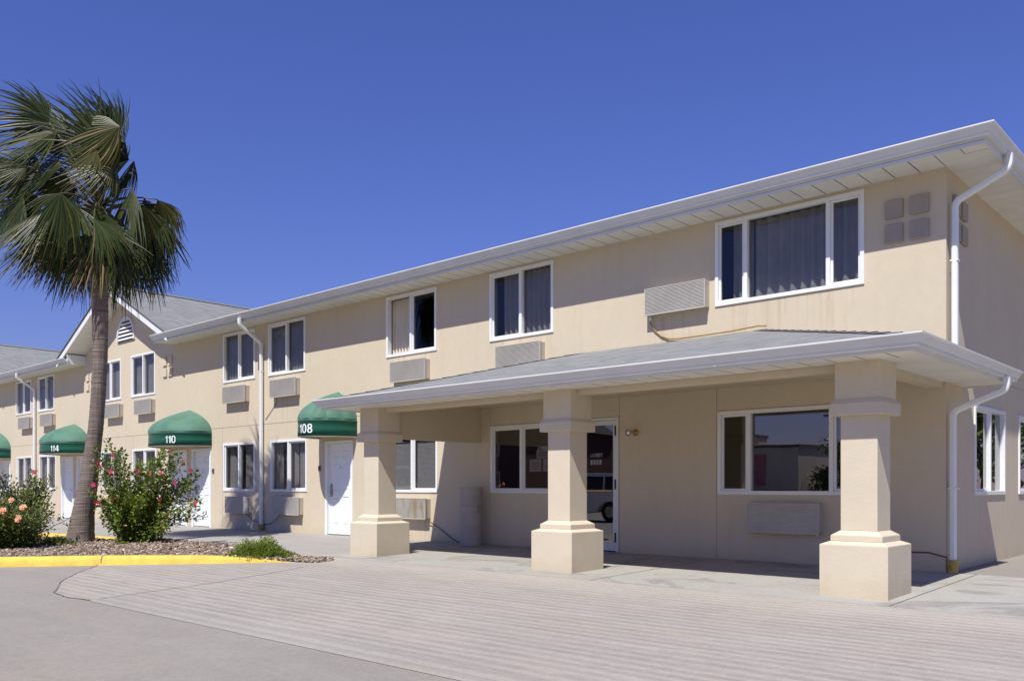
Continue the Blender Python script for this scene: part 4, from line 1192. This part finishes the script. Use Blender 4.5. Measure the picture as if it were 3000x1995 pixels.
# rose bush and the dark shrub behind it
rb = (-14.15,-6.05); tips = []
for k in range(150):
    a = r.uniform(-1.15,.72); d = r.uniform(-.75,.75); h_ = (.98 - .42*max(0,(a-.1))**1.2 - .25*d*d)*r.uniform(.45,1.05)
    tips.append((a, d, h_, .45))
rose, cv = shrub("rose_bush", (*rb, gz(*rb)+.08), "dense low rose bush with peach flowers at the left edge of the gravel island", "bush", tips, 84, .066, ROSELEAF, r, .58, .13, .05, .5)
for zx, zy in [(20,490),(80,450),(165,415),(270,430),(280,450),(85,630),(490,660),(385,810),(345,800),(240,845),(170,905),(570,905),(670,920),(700,760),(350,960),(60,660),(20,500)]:
    px_, py_ = zx*300/1568, 1340 + zy*300/1568
    p = AX*((px_-62)*.0066) + UZ_*((1605-py_)*.0066) - FX*r.uniform(.45,.75)
    flower(rose, p, (-FX + AX*r.uniform(-.5,.7) + UZ_*r.uniform(.1,.8)).normalized(), r.uniform(.045,.07), PEACH, r, 6, True)
ds = (-15.35,-5.5); tips = []
for px_, py_ in [(95,1362),(85,1395),(70,1410),(110,1380),(130,1410),(150,1400),(165,1390),(185,1400),(200,1420),(205,1395),(160,1372),(220,1400),(212,1385),(175,1440),(140,1450),(110,1430),(80,1440),(190,1470),(215,1470),(230,1440)]:
    for rep in range(3): tips.append(((px_-150)*.0069 + r.uniform(-.08,.08), r.uniform(-.45,.45), (1595-py_)*.0069*r.uniform(.75,1), .5))
dk, cv = shrub("hibiscus_bush", (*ds, gz(*ds)+.08), "dark green hibiscus bush between the rose bush and the palm trunk", "bush", tips, 60, .07, ROSELEAF, r, .6, .12, .1, .55)
flower(dk, AX*((203-150)*.0069) + UZ_*((1590-1384)*.0069) - FX*.3, (-FX+UZ_*.2).normalized(), .05, REDFLOWER, r)
# feathery ground cover and weeds
def feathery(name, loc, label, w, d, h, n, m, ln, cat="plant", seed=0):
    r = random.Random(seed); root = empty(name, loc, label, cat); q = MB(); tn = []
    for i in range(n):
        a, b_ = r.gauss(0,.4)*w, r.gauss(0,.4)*d
        rr_ = math.hypot(a/w, b_/d)
        if rr_ > 1: continue
        lump = .75 + .35*math.sin(a*9+1)*math.sin(a*4+b_*7)
        hh = h*max(.12,(1-rr_**2.2))*lump*r.uniform(.55,1.05)
        p = AX*a + FX*b_ + UZ_*hh*r.uniform(.25,1)
        dr = (AX*a/w*.8 + FX*b_/d*.8 + UZ_*.5 + rdir(r)*.9).normalized()
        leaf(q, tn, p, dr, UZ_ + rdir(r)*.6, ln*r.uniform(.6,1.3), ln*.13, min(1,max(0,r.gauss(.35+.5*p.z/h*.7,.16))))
    build_toned(q, tn, "foliage", m, root)
    return root
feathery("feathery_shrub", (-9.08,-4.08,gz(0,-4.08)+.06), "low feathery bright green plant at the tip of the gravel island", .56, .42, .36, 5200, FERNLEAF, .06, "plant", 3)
feathery("weed_clump", (-14.15,-5.35,gz(0,-5.35)+.1), "small green weed clump at the foot of the palm trunk", .45, .25, .22, 420, HIBLEAF, .09, "plant", 4)
feathery("weed_clump", (-13.0,-4.6,gz(0,-4.6)+.1), "small low weed in the gravel below the hibiscus bush", .16, .14, .1, 240, FERNLEAF, .05, "plant", 5)

# ------------------------------------------------------------------ white vehicle at the left edge, also mirrored in the windows
CARP = simple("white_car_paint", (.75,.75,.76), .25, var=.01, spec=.6)
TYRE = simple("tyre_rubber", (.02,.02,.021), .85); CARGLASS = make_glass("car_glass", (.16,.17,.18), .06)
LAMPG = simple("lamp_lens", (.6,.6,.62), .1, var=.02)
def suv(loc, rz, label):
    root = empty("white_suv", loc, label, "vehicle"); root.rotation_euler = (0,0,rz); root.scale = (1,1,1.1)
    # +y is the nose
    W = .94
    side = [(-2.35,.42),(-2.4,.75),(-2.36,1.08),(-2.28,1.12),(2.25-.9,1.14),(1.45,1.13),(2.3,1.06),(2.45,.95),(2.48,.55),(2.4,.36),(1.95,.34),(1.85,.55),(1.55,.74),(1.2,.74),(.92,.55),(.84,.33),(-.98,.33),(-1.06,.55),(-1.34,.74),(-1.7,.74),(-1.98,.55),(-2.06,.36)]
    q = MB(); rings = []
    for x, k in ((-W,.0),(-W*.98,.0),(-W*.9,.03)): pass
    n = len(side)
    def ring(x, inset): return [(x, y*(1-inset*.03), .7+(z-.7)*(1-inset*.06)) for y, z in side]
    q.loft([ring(-W+.0,1), ring(-W+.05,0), ring(W-.05,0), ring(W,1)], True, True)
    body = q.build("body", CARP, root, bevel=.015)
    cab = [(-2.26,1.11),(-2.12,1.72),(-1.9,1.80),(.1,1.82),(.35,1.78),(1.3,1.125)]
    q = MB()
    def cr(x, ins): return [(x*(1 - .17*(z-1.1)/.7), y, z) for y, z in cab]
    q.loft([cr(-W+.03,0), cr(W-.03,0)], True, True); q.build("cabin", CARP, root, bevel=.02)
    for s in (-1, 1):
        for y0, y1, y2, y3 in ((-2.0,-1.25,-1.25,-1.92),(-1.17,-.3,-.3,-1.17),(-.22,1.02,.28,-.22)):
            q = MB()
            def pt(y, z): return (s*((W-.03)*(1-.17*(z-1.1)/.7)+.006), y, z)
            q.poly([pt(y0,1.17),pt(y1,1.17),pt(y2,1.70),pt(y3,1.70)]); q.build("side_window", BLACK, root)
        for y in (1.38,-1.52):
            q = MB(); q.loft([[(s*(W-.24+dx), y+rr*math.cos(2*math.pi*k/24), .37+rr*math.sin(2*math.pi*k/24)) for k in range(24)] for dx, rr in ((0,.33),(.02,.37),(.2,.37),(.235,.33),(.22,.22))], True, True)
            wh = q.build("wheel", TYRE, root)
            q = MB(); q.loft([[(s*(W-.24+dx), y+rr*math.cos(2*math.pi*k/20), .37+rr*math.sin(2*math.pi*k/20)) for k in range(20)] for dx, rr in ((.222,.215),(.24,.2),(.225,.08),(.24,.05))], False, True)
            q.build("rim", METAL, wh)
        q = MB(); q.box(*sorted((s*.56,s*.88)),2.40,2.465,.72,.90); q.build("headlight", LAMPG, root, bevel=.02)
        q = MB(); q.box(*sorted((s*.78,s*.92)),-2.42,-2.36,.75,1.05); q.build("tail_light", simple("red_lens", (.4,.02,.02), .2), root, bevel=.015)
        q = MB(); q.box(*sorted((s*.93,s*1.1)),.72,.86,1.14,1.32); q.build("wing_mirror", BLACK, root, bevel=.03)
    q = MB(); q.poly([(-.70,1.24,1.175),(.70,1.24,1.175),(.62,.40,1.762),(-.62,.40,1.762)]); q.build("windscreen", BLACK, root)
    q = MB(); q.box(-.52,.52,2.44,2.49,.66,.92); q.build("radiator_grille", BLACK, root, bevel=.015)
    q = MB(); q.box(-.9,.9,2.38,2.53,.38,.56); q.box(-.9,.9,-2.5,-2.36,.40,.62); q.build("bumper", METAL, root, bevel=.03)
    return root
suv((-20.85,-6.6,gz(0,-6.6)), 0, "white sport utility vehicle parked nose to the motel behind the rose bush")
suv((-19.2,-17.5,-.35), rad(75), "white sport utility vehicle across the driveway, mirrored in the lobby door")

# ------------------------------------------------------------------ across the street (seen mirrored in the lower windows)
TAN2 = simple("tan_render", (.68,.58,.45), .9, var=.06); BROWN = simple("brown_base", (.17,.12,.09), .9); BRICK = simple("dark_red_brick", (.13,.06,.045), .9, var=.2, nscale=3)
DGLASS = simple("far_window_glass", (.03,.035,.045), .15); ROOFD = simple("dark_roofing", (.07,.065,.065), .9); ASPH = simple("asphalt", (.055,.055,.057), .9, var=.15, nscale=4)
MURAL = simple("painted_panel", (.55,.2,.2), .7, var=.4, nscale=1.3)
zf = SL*-14
q = MB(); q.poly([(-400,-47,zf+.004),(400,-47,zf+.004),(400,-34,zf+.004),(-400,-34,zf+.004)]); tag(q.build("road", ASPH), kind="structure")
st = empty("store_building", (-37,-66,zf), "tan flat roofed store across the street, mirrored in the wide low window", "building")
q = MB(); q.box(-9,8.2,-8,6,0,5.0); q.box(-9,-1.5,-8,6.4,0,6.8); q.build("wall", TAN2, st, bevel=.05)
q = MB(); q.box(-9.05,8.3,-8,6.08,0,1.2); q.build("base_course", BROWN, st)
q = MB(); q.box(-9.1,8.35,-8.1,6.12,4.8,5.06); q.box(-9.15,-1.4,-8.1,6.5,6.55,6.85); q.build("cornice", BROWN, st)
for x in (-8,-6,-3.6):
    q = MB(); q.box(x,x+1.0,6.4,6.46,3.2,5.9); q.build("window", DGLASS, st)
q = MB(); q.box(-9,1.2,6.42,7.1,2.5,2.7); q.build("balcony", BROWN, st)
q = MB(); q.box(2.2,5.2,6.0,6.1,1.6,4.2); q.build("wall_panel", MURAL, st)
bh = empty("brick_house", (-58,-52,zf), "dark red brick house with white windows across the street, mirrored in the lobby door", "building")
q = MB(); q.box(-16,10,-8,6,0,6.6); q.build("wall", BRICK, bh)
q = MB(); q.add([(-16.5,-8.5,6.6),(10.5,-8.5,6.6),(10.5,6.5,6.6),(-16.5,6.5,6.6),(-14,-1,9.6),(8,-1,9.6)], [(0,1,5,4),(2,3,4,5),(1,2,5),(3,0,4),(0,3,2,1)]); q.build("roof", ROOFD, bh)
for i in range(7):
    for z in (1.2,4.2):
        x = -14.5 + i*3.4
        q = MB(); q.box(x,x+1.3,6.0,6.08,z,z+1.6); w = q.build("window", PAPER, bh)
        q = MB(); q.box(x+.12,x+.6,6.082,6.09,z+.12,z+1.48); q.box(x+.7,x+1.18,6.082,6.09,z+.12,z+1.48); q.build("pane", DGLASS, w)
def far_tree(x, y, h, rad_, seed, label):
    r = random.Random(seed); root = empty("street_tree", (x,y,zf), label, "tree", "trees across the street")
    q = MB(); q.tube([(0,0,-.1),(.1,.05,h*.25),(0,.1,h*.55)], [.22,.17,.08], 8)
    for k in range(5):
        d = rdir(r,.6); q.tube([(.05,.05,h*.3),tuple(Vector((0,0,h*.4))+d*rad_*.5),tuple(Vector((0,0,h*.5))+d*rad_*.9)], [.09,.05,.02], 5)
    q.build("trunk", STEM, root)
    q = MB(); tn = []
    cl = [(Vector((0,0,h*.62)) + rdir(r)*rad_*r.uniform(.3,.85), rad_*r.uniform(.28,.5)) for _ in range(13)]
    for c, rr_ in cl:
        for i in range(110):
            d = rdir(r); leaf(q, tn, c + d*rr_*r.random()**.4, rdir(r), UZ_, .34, .13, r.gauss(.5,.22))
    build_toned(q, tn, "crown", ROSELEAF, root)
for i, (x, y, h_, rr_) in enumerate([(-26,-62,5,2.6),(-20,-64,6,3),(-14,-61,4.6,2.6),(-7,-63,5.6,3),(0,-66,6,3)]):
    far_tree(x, y, h_, rr_, 60+i, "bushy green tree across the street, mirrored in the motel windows")
for i, (x, y, h_, rr_) in enumerate([(-62,-26,7,4),(-72,-33,8,4.5),(-84,-36,8,4.6),(-95,-44,9,5),(-108,-46,9,5),(-120,-56,9,5.5)]):
    far_tree(x, y, h_, rr_, 70+i, "bushy green tree at the far end of the parking lot, mirrored in the motel windows")
for i, (x, y, h_, rr_) in enumerate([(5,17,6,3),(9,21,7,3.4),(5.5,25,6,3),(11,15,6,3),(15,24,7,3.2)]):
    far_tree(x, y, h_, rr_, 80+i, "bushy green tree beside the motel, mirrored in the side windows")
lp = empty("street_lamp", (-34,-80,zf), "tall parking lot lamp with a double head behind the store across the street", "street lamp")
q = MB(); q.tube([(0,0,0),(0,0,9)], .1, 8); q.build("pole", METAL, lp); q = MB(); q.box(-.9,.9,-.15,.15,9,9.25); q.build("lamp_head", METAL, lp)

# ------------------------------------------------------------------ light, sky, camera
sun_from = Vector((.315,-1,1.5)).normalized()
sd = bpy.data.lights.new("sun", 'SUN'); sd.energy = 4.3; sd.angle = rad(.53); sd.color = (1,.98,.955)
so = bpy.data.objects.new("sun", sd); COL.objects.link(so); so.rotation_euler = (-sun_from).to_track_quat('-Z','Y').to_euler()
so.location = (10,-30,40)
w = bpy.data.worlds.new("World"); scene.world = w; w.use_nodes = True
nt = w.node_tree; bg = nt.nodes["Background"]
sky = nt.nodes.new("ShaderNodeTexSky"); sky.sky_type = 'NISHITA'; sky.sun_disc = False
sky.sun_elevation = math.asin(sun_from.z); sky.sun_rotation = math.atan2(sun_from.x, sun_from.y)
sky.altitude = 0; sky.air_density = 1.6; sky.dust_density = .0; sky.ozone_density = 10.0
L(nt, mix(nt, 1.0, sky.outputs[0], (.505, .447, .79), 'MULTIPLY'), bg.inputs[0]); bg.inputs[1].default_value = .105

cd = bpy.data.cameras.new("camera"); co = bpy.data.objects.new("camera", cd); COL.objects.link(co)
co.location = (3.299,-11.677,1.08); co.rotation_euler = (rad(90),0,math.atan2(.67339,.73929))
cd.sensor_width = 36; cd.lens = 30.54; cd.shift_x = 0; cd.shift_y = (1425.7-997.5)/3000
cd.clip_start = .05; cd.clip_end = 2000
scene.camera = co
scene.view_settings.view_transform = 'Standard'; scene.view_settings.look = 'None'
scene.view_settings.exposure = .41; scene.view_settings.gamma = 1
scene.render.resolution_x = 1024; scene.render.resolution_y = 680
scene.cycles.max_bounces = 8; scene.cycles.transparent_max_bounces = 12
